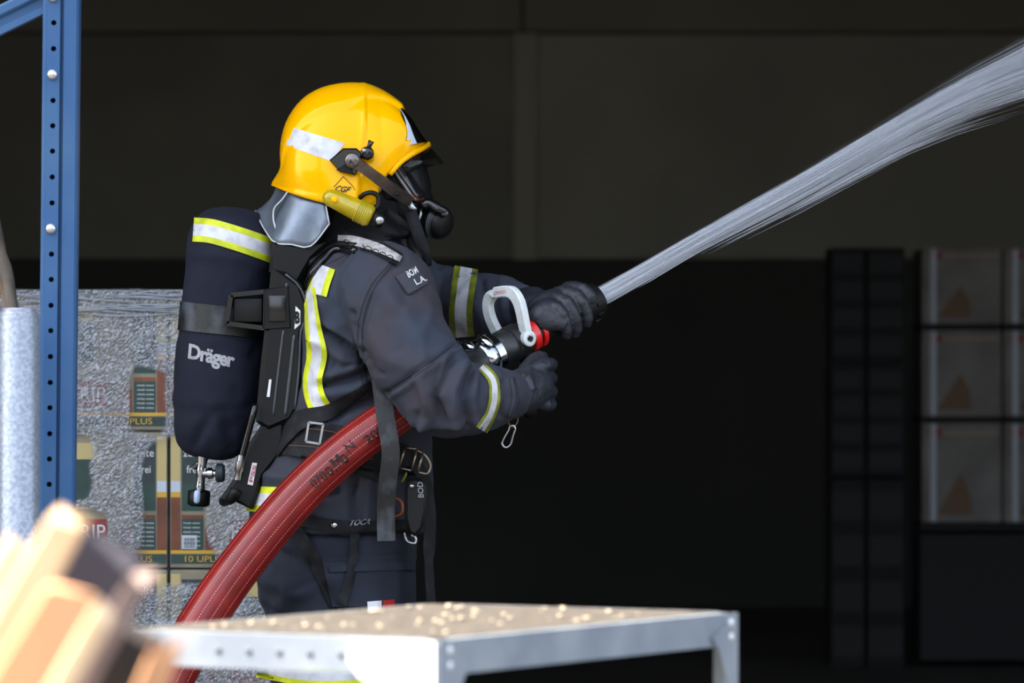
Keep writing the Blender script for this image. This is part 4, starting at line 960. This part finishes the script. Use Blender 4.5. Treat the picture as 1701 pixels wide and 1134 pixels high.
# ------------------------------------------------------------------ wrapped cartons behind the firefighter
YC = 1.05
def cx(px): return P(px, 0, YC).x
M_cart = mat('carton_cream', (146, 138, 112), .6, rgb2=(120, 112, 92), vscale=12)
M_grn = mat('print_green', (6, 60, 48), .5, rgb2=(4, 48, 40), vscale=18)
M_grnd = mat('print_dark_green', (20, 42, 38), .5)
M_yl = mat('print_yellow', (206, 160, 30), .5)
M_brn = mat('print_brown', (128, 64, 18), .5, rgb2=(96, 44, 14), vscale=16)
M_crm = mat('print_cream', (190, 172, 112), .5)
M_wb = mat('print_pale_blue', (190, 200, 212), .5)
M_rd = mat('print_red', (140, 38, 24), .5)
RH = .297; ztop = P(0, 486, YC).z
zrows = [ztop - RH * (k + 1) for k in range(5)]; zrows[4] = 0.0
NAMES = ['top', 'second', 'third', 'fourth', 'bottom']
cnt = 0
for ci, (xa, xb) in enumerate(((0, 278), (282.5, 560))):
    for ri in range(5):
        X0, X1 = cx(xa), cx(xb); Z0 = zrows[ri]; Z1 = (ztop if ri == 0 else zrows[ri - 1]) - .004
        side = 'left' if ci == 0 else 'right'
        t = thing('carton', f'green and cream printed carton under film, {NAMES[ri]} of the {side} column behind the firefighter', 'carton', group='wrapped cartons behind the firefighter')
        v, f = box_geo(((X0 + X1) / 2, YC + .15, (Z0 + Z1) / 2), (X1 - X0, .3, Z1 - Z0), bevel=.004); obj('carton_body', v, f, M_cart, t, False)
        W_, H_ = X1 - X0, Z1 - Z0; mb = MB()
        def pr_(a, b, c, d, mi, k=0):
            if ci == 1: a, b = 1 - b, 1 - a
            mb.add(*box_geo((X0 + W_ * (a + b) / 2, YC - .0004 - k * .0006, Z0 + H_ * (c + d) / 2), (W_ * (b - a), .001, H_ * (d - c))), mi)
        pr_(.938, .995, .13, .52, 3); pr_(.938, .995, .52, .56, 2); pr_(.938, .995, .56, .64, 5); pr_(.938, .995, .64, .97, 4)
        pr_(.80, .93, .13, .36, 0); pr_(.80, .93, .36, .39, 3); pr_(.80, .93, .42, .62, 0); pr_(.80, .93, .62, .93, 1)
        pr_(.72, .79, .13, .3, 3); pr_(0.01, .995, .03, .10, 0); pr_(0.01, .995, .105, .13, 2)
        pr_(.44, .56, .50, .8, 0); pr_(.44, .58, .80, .92, 4); pr_(.08, .34, .4, .8, 0); pr_(.2, .42, .14, .35, 3); pr_(.42, .64, .17, .36, 6)
        if ci == 1: pr_(.84, .93, .14, .24, 5, 1)
        mb.build('printed_panel', [M_grn, M_grnd, M_yl, M_brn, M_crm, M_wb, M_rd], t, False)
        def tx(s, a, z, w, h, m, k=2):
            if ci == 1: a = 1 - a - w
            text_plane('lettering', s, (X0 + W_ * a, YC - .0012 - k * .0006, Z0 + H_ * z), (W_ * w, 0, 0), (0, 0, H_ * h), m, t)
        tx('frei', .83, .70, .07, .055, M_wht); tx('zeite', .80, .82, .12, .06, M_wht)
        tx('10 UPLUS', .66, .045, .25, .045, M_yl); tx('FRIP', .43, .21, .2, .11, M_wht)
        for q in range(6): tx('inhalt netto', .82, .16 + q * .033, .10, .014, M_wht)
        if ci == 1:
            for q in range(7): mb2 = None
            mb2 = MB()
            for q in range(9): mb2.add(*box_geo((X0 + W_ * (.085 + q * .008), YC - .0022, Z0 + H_ * .185), (W_ * (.002 + .002 * (q % 2)), .0006, H_ * .07)))
            mb2.build('barcode', M_blk, t, False)

# stretch film
M_film = bpy.data.materials.new('stretch_film'); M_film.use_nodes = True; n_ = M_film.node_tree.nodes; l_ = M_film.node_tree.links
b_ = n_['Principled BSDF']; b_.inputs['Base Color'].default_value = (.40, .42, .45, 1); b_.inputs['Metallic'].default_value = .6; b_.inputs['Roughness'].default_value = .22; b_.inputs['Specular IOR Level'].default_value = .9
tc = n_.new('ShaderNodeTexCoord'); mp = n_.new('ShaderNodeMapping'); mp.inputs['Scale'].default_value = (1, 1, .8); l_.new(tc.outputs['Object'], mp.inputs[0])
def nz_(scale, det, rough=.6):
    t = n_.new('ShaderNodeTexNoise'); t.inputs['Scale'].default_value = scale; t.inputs['Detail'].default_value = det; t.inputs['Roughness'].default_value = rough; l_.new(mp.outputs[0], t.inputs['Vector']); return t
def rmp(src, a, b, lo=0, hi=1):
    r = n_.new('ShaderNodeMapRange'); r.inputs['From Min'].default_value = a; r.inputs['From Max'].default_value = b; r.inputs['To Min'].default_value = lo; r.inputs['To Max'].default_value = hi
    l_.new(src, r.inputs['Value']); return r.outputs[0]
def mth(op, a, b):
    m_ = n_.new('ShaderNodeMath'); m_.operation = op
    for k, x in enumerate((a, b)):
        if isinstance(x, (int, float)): m_.inputs[k].default_value = x
        else: l_.new(x, m_.inputs[k])
    return m_.outputs[0]
vo_ = n_.new('ShaderNodeTexVoronoi'); vo_.inputs['Scale'].default_value = 150; l_.new(mp.outputs[0], vo_.inputs['Vector'])
fine = nz_(170, 3); cover_n = nz_(6.5, 3); speck = nz_(420, 2)
ca_ = n_.new('ShaderNodeAttribute'); ca_.attribute_name = 'cover'; cov = ca_.outputs['Fac']; sp = rmp(fine.outputs['Fac'], .42, .58)
fac = mth('ADD', .05, mth('MULTIPLY', cov, mth('ADD', .34, mth('MULTIPLY', sp, .4))))
bp = n_.new('ShaderNodeBump'); bp.inputs['Strength'].default_value = .5; bp.inputs['Distance'].default_value = .006
l_.new(mth('ADD', fine.outputs['Fac'], mth('MULTIPLY', speck.outputs['Fac'], .6)), bp.inputs['Height']); l_.new(bp.outputs[0], b_.inputs['Normal'])
tr = n_.new('ShaderNodeBsdfTransparent'); mx = n_.new('ShaderNodeMixShader'); l_.new(fac, mx.inputs[0]); l_.new(tr.outputs[0], mx.inputs[1]); l_.new(b_.outputs[0], mx.inputs[2])
l_.new(mx.outputs[0], n_['Material Output'].inputs['Surface'])
film = thing('stretch_film', 'clear crinkled stretch film wrapped round the cartons behind the firefighter', 'film')
nx, nz2 = 210, 420; v = []; f = []; cv = []
xl, xr = cx(-8), cx(568); z1 = ztop + .006; frng = np.random.RandomState(11); NT = 60
def film_cov(x, z):
    q = Vector((x * 5.2 + 3.1, 7.7, z * 4.4)); c = noise.noise(q) + .5 * noise.noise(q * 2.3) + .25 * noise.noise(q * 5)
    c += .9 * max(0, (z - (ztop - .17)) / .17)
    for px_, py_, sx_, sy_, a_ in ((245, 668, 26, 46, 2.2), (290, 840, 50, 100, 2.4), (136, 745, 20, 26, 1.6), (134, 800, 20, 30, 1.6), (150, 870, 30, 24, 2.2), (290, 935, 60, 26, 1.2), (160, 620, 50, 70, -1.6), (275, 590, 40, 25, -.8)):
        w_ = P(px_, py_, YC); c -= a_ * math.exp(-(((x - w_.x) / (sx_ * .0013)) ** 4 + ((z - w_.z) / (sy_ * .0013)) ** 4))
    c += .3          # wound thicker near the top
    return min(1, max(0, (c + .22) / .22))
for j in range(nz2 + NT):
    for i in range(nx + 1):
        x = xl + (xr - xl) * i / nx
        if j <= nz2: z = .01 + (z1 - .01) * j / nz2; y = YC - .012
        else: z = z1; y = YC - .012 + (j - nz2) * .005
        c = film_cov(x, z if j <= nz2 else z1); cv.append(c)
        d = noise.noise(Vector((x * 24, y * 24, z * 24))) * .004 + (frng.rand() - .5) * (.0004 + .0026 * c)
        if j <= nz2: y += d
        else: z += abs(d)
        v.append((x, y, z))
for j in range(nz2 + NT - 1):
    for i in range(nx): a = j * (nx + 1) + i; f += [(a, a + 1, a + nx + 2), (a, a + nx + 2, a + nx + 1)]
fo = obj('film_sheet', v, f, M_film, film, smooth=False)
at_ = fo.data.attributes.new('cover', 'FLOAT', 'POINT'); at_.data.foreach_set('value', cv)
# cling folds along the top edge
mb = MB()
for k in range(26):
    z = z1 - .004 - R.random() * .055; x0 = xl + R.random() * (xr - xl) * .7; L = .08 + R.random() * .25
    pts = [Vector((x0 + L * t, YC - .018 + .002 * math.sin(t * 9 + k), z + .004 * math.sin(t * 5 + k * 2))) for t in np.linspace(0, 1, 10)]
    mb.add(*tube_geo(pts, [.0004 + .0016 * math.sin(math.pi * t) for t in np.linspace(0, 1, 10)], seg=5))
mb.build('film_fold', mat('film_rope', (170, 178, 188), .2, spec=.9, alpha=.55), film)

# ------------------------------------------------------------------ goods far back on the right
YF = 12.0
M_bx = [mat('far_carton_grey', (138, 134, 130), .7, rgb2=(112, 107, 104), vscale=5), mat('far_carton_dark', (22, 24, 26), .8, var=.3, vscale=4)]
M_fb = mat('far_print_brown', (112, 84, 56), .6); M_fr = mat('far_print_red', (150, 26, 20), .6); M_ft = mat('far_print_tan', (160, 140, 122), .6); M_fs = mat('far_glint', (190, 200, 214), .4)
def fx(px): return P(px, 0, YF).x
def fz(py): return P(0, py, YF).z
tiers = [(412, 538), (548, 692), (702, 868)]
nm = ['top', 'middle', 'bottom']
for ci, (xa, xb, wh) in enumerate(((1532, 1664, 'near'), (1668, 1800, 'right'))):
    for ri, (ya, yb) in enumerate(tiers):
        lab = f'pale grey wrapped carton with brown print, {nm[ri]} tier ' + ('beside the dark stack' if ci == 0 else 'at the right edge')
        t = thing('far_carton', lab, 'carton', group='pale cartons stacked at the back right')
        X0, X1, Z0, Z1 = fx(xa), fx(xb), fz(yb), fz(ya)
        v, f = box_geo(((X0 + X1) / 2, YF + .25, (Z0 + Z1) / 2), (X1 - X0, .5, Z1 - Z0), bevel=.008); obj('carton_body', v, f, M_bx[0], t, False)
        mb = MB(); w, h = X1 - X0, Z1 - Z0
        a = [(X0 + w * .18, Z0 + h * .08), (X0 + w * .62, Z0 + h * .08), (X0 + w * .6, Z0 + h * .3), (X0 + w * .48, Z0 + h * .5)]
        mb.add([(x, YF - .003, z) for x, z in a] + [(x, YF + .01, z) for x, z in a], [(0, 1, 2, 3), (0, 4, 5, 1), (1, 5, 6, 2), (2, 6, 7, 3), (3, 7, 4, 0)]); mb.build('brown_print', M_fb, t, False)
        mb = MB(); mb.add(*box_geo((X0 + w * .16, YF - .003, Z0 + h * .9), (w * .14, .012, h * .09))); mb.build('red_print', M_fr, t, False)
        mb = MB(); mb.add(*box_geo((X0 + w * .62, YF - .002, Z0 + h * .9), (w * .7, .01, h * .035))); mb.build('tan_band', M_ft, t, False)
        mb = MB(); mb.add(*box_geo((X0 + w * .14, YF - .006, Z0 + h * .5), (w * .065, .01, h * .98), bevel=.004)); mb.build('film_edge_glint', M_fs, t, False)  # pale strip paints the glint along the film's edge
        if ri < 2:
            pl = thing('far_board', f'dark separator board under the {nm[ri]} tier ' + ('beside the dark stack' if ci == 0 else 'at the right edge'), 'board', group='separator boards in the pale stack')
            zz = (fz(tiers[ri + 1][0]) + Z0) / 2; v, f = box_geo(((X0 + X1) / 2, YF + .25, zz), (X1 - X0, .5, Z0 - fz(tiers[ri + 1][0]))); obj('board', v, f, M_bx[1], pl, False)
# plinth under the pale stack, dark stack to its left
t = thing('pallet', 'dark pallet carrying the pale cartons at the back right', 'pallet')
for k in range(3):
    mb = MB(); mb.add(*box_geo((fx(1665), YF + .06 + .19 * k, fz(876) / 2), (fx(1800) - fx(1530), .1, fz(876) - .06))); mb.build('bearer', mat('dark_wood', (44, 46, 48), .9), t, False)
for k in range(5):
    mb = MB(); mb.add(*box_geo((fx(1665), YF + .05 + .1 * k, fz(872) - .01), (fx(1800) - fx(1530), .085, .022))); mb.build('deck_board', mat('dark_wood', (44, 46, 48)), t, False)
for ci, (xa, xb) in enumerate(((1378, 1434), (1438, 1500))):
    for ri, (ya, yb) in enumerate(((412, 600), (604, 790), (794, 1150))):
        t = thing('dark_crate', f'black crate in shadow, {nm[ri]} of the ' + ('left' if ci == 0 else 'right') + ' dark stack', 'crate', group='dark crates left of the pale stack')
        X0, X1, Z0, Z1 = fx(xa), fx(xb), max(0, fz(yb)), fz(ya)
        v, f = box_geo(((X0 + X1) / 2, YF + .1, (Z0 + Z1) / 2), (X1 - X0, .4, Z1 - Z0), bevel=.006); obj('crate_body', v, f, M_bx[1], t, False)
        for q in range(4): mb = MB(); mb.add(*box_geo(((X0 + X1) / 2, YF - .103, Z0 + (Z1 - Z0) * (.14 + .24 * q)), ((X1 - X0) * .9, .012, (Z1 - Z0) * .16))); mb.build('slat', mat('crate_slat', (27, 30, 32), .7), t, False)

# ------------------------------------------------------------------ steel bench frame in the sun
M_alu = mat('bench_steel', (146, 154, 162), .5, .25, rgb2=(126, 135, 146), vscale=12)
bench = thing('steel_bench', 'pale steel bench frame with a board top, in front of the firefighter', 'bench')
ZTB = 1.05
A = Vector((-.085, -4.0, ZTB)); Bc = Vector((.289, -3.38, ZTB)); Dc = Vector((-.479, -3.776, ZTB)); Cc = Bc + Dc - A
ex_ = (Bc - A).normalized(); ey_ = (Dc - A).normalized(); up_ = Vector((0, 0, 1)); BH = .042
def beam(name, p, q, side):
    """open C-section: web outside, two flanges inward"""
    d = (q - p).normalized(); s = side; prof = [(0, 0), (.022, 0), (.022, -.002), (.002, -.002), (.002, -BH + .002), (.022, -BH + .002), (.022, -BH), (0, -BH)]
    v = [p + s * a + up_ * b for a, b in prof] + [q + s * a + up_ * b for a, b in prof]; n = 8
    f = [(k, (k + 1) % n, n + (k + 1) % n, n + k) for k in range(n)] + [(0, 1, 2, 3), (0, 3, 4, 7), (4, 5, 6, 7), (8, 11, 10, 9), (8, 15, 12, 11), (12, 15, 14, 13)]
    return obj(name, v, f, M_alu, bench, False)
fb = beam('front_beam', A, Dc, ex_); beam('side_beam', A, Bc, ey_); beam('back_beam', Dc, Cc, -ey_); beam('rear_beam', Bc, Cc, -ex_)
for k in range(7):
    mb = MB(); mb.add(*lathe_geo([(0, .0045), (.0012, .004), (.0013, .001)], A.lerp(Dc, .11 + .095 * k) - up_ * .021 + ex_ * 0, -ex_, seg=12)); mb.build('hole_disc', mat('hole_shade', (90, 98, 106), .6, .5), fb)  # dark discs paint the shade inside the beam's holes
M_top = mat('worn_board', (80, 75, 68), .6, rgb2=(50, 46, 42), vscale=40, bump=.5, bscale=120, ramp=(.4, .6))
o = MB(); c = [A, Bc, Cc, Dc]; ctr_ = sum(c, Vector()) / 4; ins = [q + (ctr_ - q).normalized() * .028 for q in c]
o.add([q + up_ * .001 for q in ins] + [q - up_ * .012 for q in ins], [(0, 1, 2, 3), (7, 6, 5, 4), (0, 4, 5, 1), (1, 5, 6, 2), (2, 6, 7, 3), (3, 7, 4, 0)]); tb = o.build('board_top', M_top, bench, False)
mb = MB(); rr_ = random.Random(3)
for k in range(60):
    a_, b_2 = rr_.uniform(.08, .92), rr_.uniform(.1, .92); q = A + (Bc - A) * a_ + (Dc - A) * b_2; s = rr_.uniform(.0015, .0045)
    mb.add(*ell_geo(q + up_ * (.001 + s * .4), (s * rr_.uniform(.8, 2), s, s * .6), Matrix.Rotation(rr_.uniform(0, 3), 3, 'Z'), 7, 5))
mb.build('grit', mat('grit', (168, 154, 132), .5), tb, kind='stuff')
for q, sx, sy in ((A, 1, 1), (Bc, -1, 1), (Cc, -1, -1), (Dc, 1, -1)):
    mb = MB(); w = .034
    px_, py_ = ex_ * sx, ey_ * sy; prof = [Vector(), px_ * w, px_ * w + py_ * .003, px_ * .003 + py_ * .003, px_ * .003 + py_ * w, py_ * w]
    b0 = q - px_ * .0025 - py_ * .0025; zt_ = ZTB - .001
    v = [Vector((b0.x, b0.y, 0)) + k for k in prof] + [Vector((b0.x, b0.y, zt_)) + k for k in prof]; n = 6
    f = [(k, (k + 1) % n, n + (k + 1) % n, n + k) for k in range(n)] + [(0, 1, 2, 3), (0, 3, 4, 5), (6, 9, 8, 7), (6, 11, 10, 9)]
    lg = obj('leg', v, f, M_alu, bench, False)
    for dz in (.012, .03):
        for d_, nrm in ((px_, -py_), (py_, -px_)):
            mb = MB(); mb.add(*lathe_geo([(0, .006), (.003, .005), (.004, .001)], Vector((b0.x, b0.y, zt_ - dz)) + d_ * .02, nrm, seg=10)); mb.build('bolt', mat('bright_bolt', (230, 232, 234), .3, .6), lg)
# gussets; the white plate paints a sunlit patch on the front beam
for q, d in ((A, ex_), (Bc, -ex_), ):
    g = [q - up_ * .004, q + d * .07 - up_ * .03, q + d * .05 - up_ * .045, q + d * .012 - up_ * .12, q - up_ * .14]
    off_ = -ey_ * .004; g = [k + off_ for k in g]
    v = g + [k + ey_ * .002 for k in g]; f = [(0, 1, 2, 3, 4), (9, 8, 7, 6, 5)] + [(k, (k + 1) % 5, 5 + (k + 1) % 5, 5 + k) for k in range(5)]
    obj('gusset_or_sun_patch', v, f, M_alu, bench, False)
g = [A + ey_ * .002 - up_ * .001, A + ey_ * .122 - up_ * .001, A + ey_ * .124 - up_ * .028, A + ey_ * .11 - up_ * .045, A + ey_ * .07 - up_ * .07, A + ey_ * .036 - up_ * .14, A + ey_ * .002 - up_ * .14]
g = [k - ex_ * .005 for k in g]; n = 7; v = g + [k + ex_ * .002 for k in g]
obj('gusset_or_sun_patch', v, [tuple(range(n)), tuple(range(2 * n - 1, n - 1, -1))] + [(k, (k + 1) % n, n + (k + 1) % n, n + k) for k in range(n)], mat('sunlit_patch', (236, 236, 232), .35), bench, False)  # white plate stands for sunlight falling on the front beam

# ------------------------------------------------------------------ broken timber in the near left corner
M_pale = mat('fresh_timber', (248, 224, 188), .7, rgb2=(228, 192, 146), vscale=5, stretch=(1, 1, .15), bump=.4, bscale=60)
M_pale2 = mat('peach_timber', (222, 176, 136), .7, rgb2=(196, 140, 96), vscale=5, stretch=(1, 1, .15), bump=.4, bscale=60)
M_dgrey = mat('dark_grey_timber', (62, 60, 70), .9, rgb2=(40, 38, 44), vscale=9, bump=.6, bscale=60)  # dark grey with darker mottling
M_gwd = mat('weathered_timber', (150, 132, 128), .9, rgb2=(120, 104, 98), vscale=6, bump=.5, bscale=60)
M_dwd = mat('dark_timber', (58, 46, 38), .9, rgb2=(36, 30, 27), vscale=7, bump=.5, bscale=60)
def timber(a, b, w, t, y0, tilt, m, label, end=None, jag=.012, seed=1):
    """a square-sawn length from its broken upper end down to the yard floor"""
    p = P(*a, y0); q = P(*b, y0); d = (q - p).normalized(); L = p.z / max(.15, -d.z)
    d = (d + Vector((0, tilt, 0))).normalized(); L = (p.z - .0) / -d.z
    up = Vector((0, -1, 0)); up = (up - d * up.dot(d)).normalized(); s = d.cross(up); n = 10; v = []; f = []; rg_ = random.Random(seed)
    W_ = w / F * (y0 + 10)
    ring = [(-.5, -.42), (-.42, -.5), (.42, -.5), (.5, -.42), (.5, .42), (.42, .5), (-.42, .5), (-.5, .42)]
    for i in range(n):
        c = p + d * (L * i / (n - 1)); k = .75 if i == 0 else 1
        for a_, b_2 in ring:
            z = c + s * (a_ * W_ * k) + up * (b_2 * t * k)
            if i == 0: z = z - d * rg_.uniform(-jag, jag)
            else: z = z + Vector((noise.noise(z * 8), noise.noise(z * 8 + Vector((3, 3, 3))), 0)) * .004
            if i == n - 1: z.z = max(z.z, 0.0) * 0.0
            v.append(z)
    for i in range(n - 1):
        for k in range(8): f.append((i * 8 + k, i * 8 + (k + 1) % 8, i * 8 + 8 + (k + 1) % 8, i * 8 + 8 + k))
    f.append(tuple(range(8))[::-1]); f.append(tuple((n - 1) * 8 + k for k in range(8)))
    o = obj('broken_timber', v, f, m, None, False); tag(o, label, 'timber', 'broken timbers in the near left corner'); return o
timber((112, 868), (-20, 1100), 78, .03, -6.3, .12, M_pale, 'sunlit pale timber, the one reaching highest before the blue rack post', seed=1)
timber((40, 918), (-90, 1150), 95, .04, -6.22, .12, M_pale, 'sunlit pale timber at the far left before the steel pipe', seed=2)
timber((186, 900), (50, 1145), 160, .05, -6.12, .12, M_dgrey, 'wide dark grey timber behind the sunlit pale ones', seed=3)
timber((120, 985), (-20, 1230), 120, .03, -6.36, .12, M_pale2, 'short peach-coloured timber in front of the dark grey one', seed=4)
timber((165, 1028), (30, 1260), 46, .03, -6.45, .12, M_pale, 'narrow bright timber at the bottom, nearest the front', seed=5)
timber((232, 962), (90, 1215), 44, .05, -6.26, .12, M_gwd, 'narrow grey-pink weathered timber right of the dark grey one', seed=6)
timber((232, 1046), (165, 1300), 120, .04, -6.0, .1, M_dwd, 'dark brown timber beside the bench frame end', seed=7)
timber((276, 1078), (200, 1260), 62, .03, -6.2, .12, M_pale2, 'short cream timber leaning at the left end of the bench frame', seed=8)
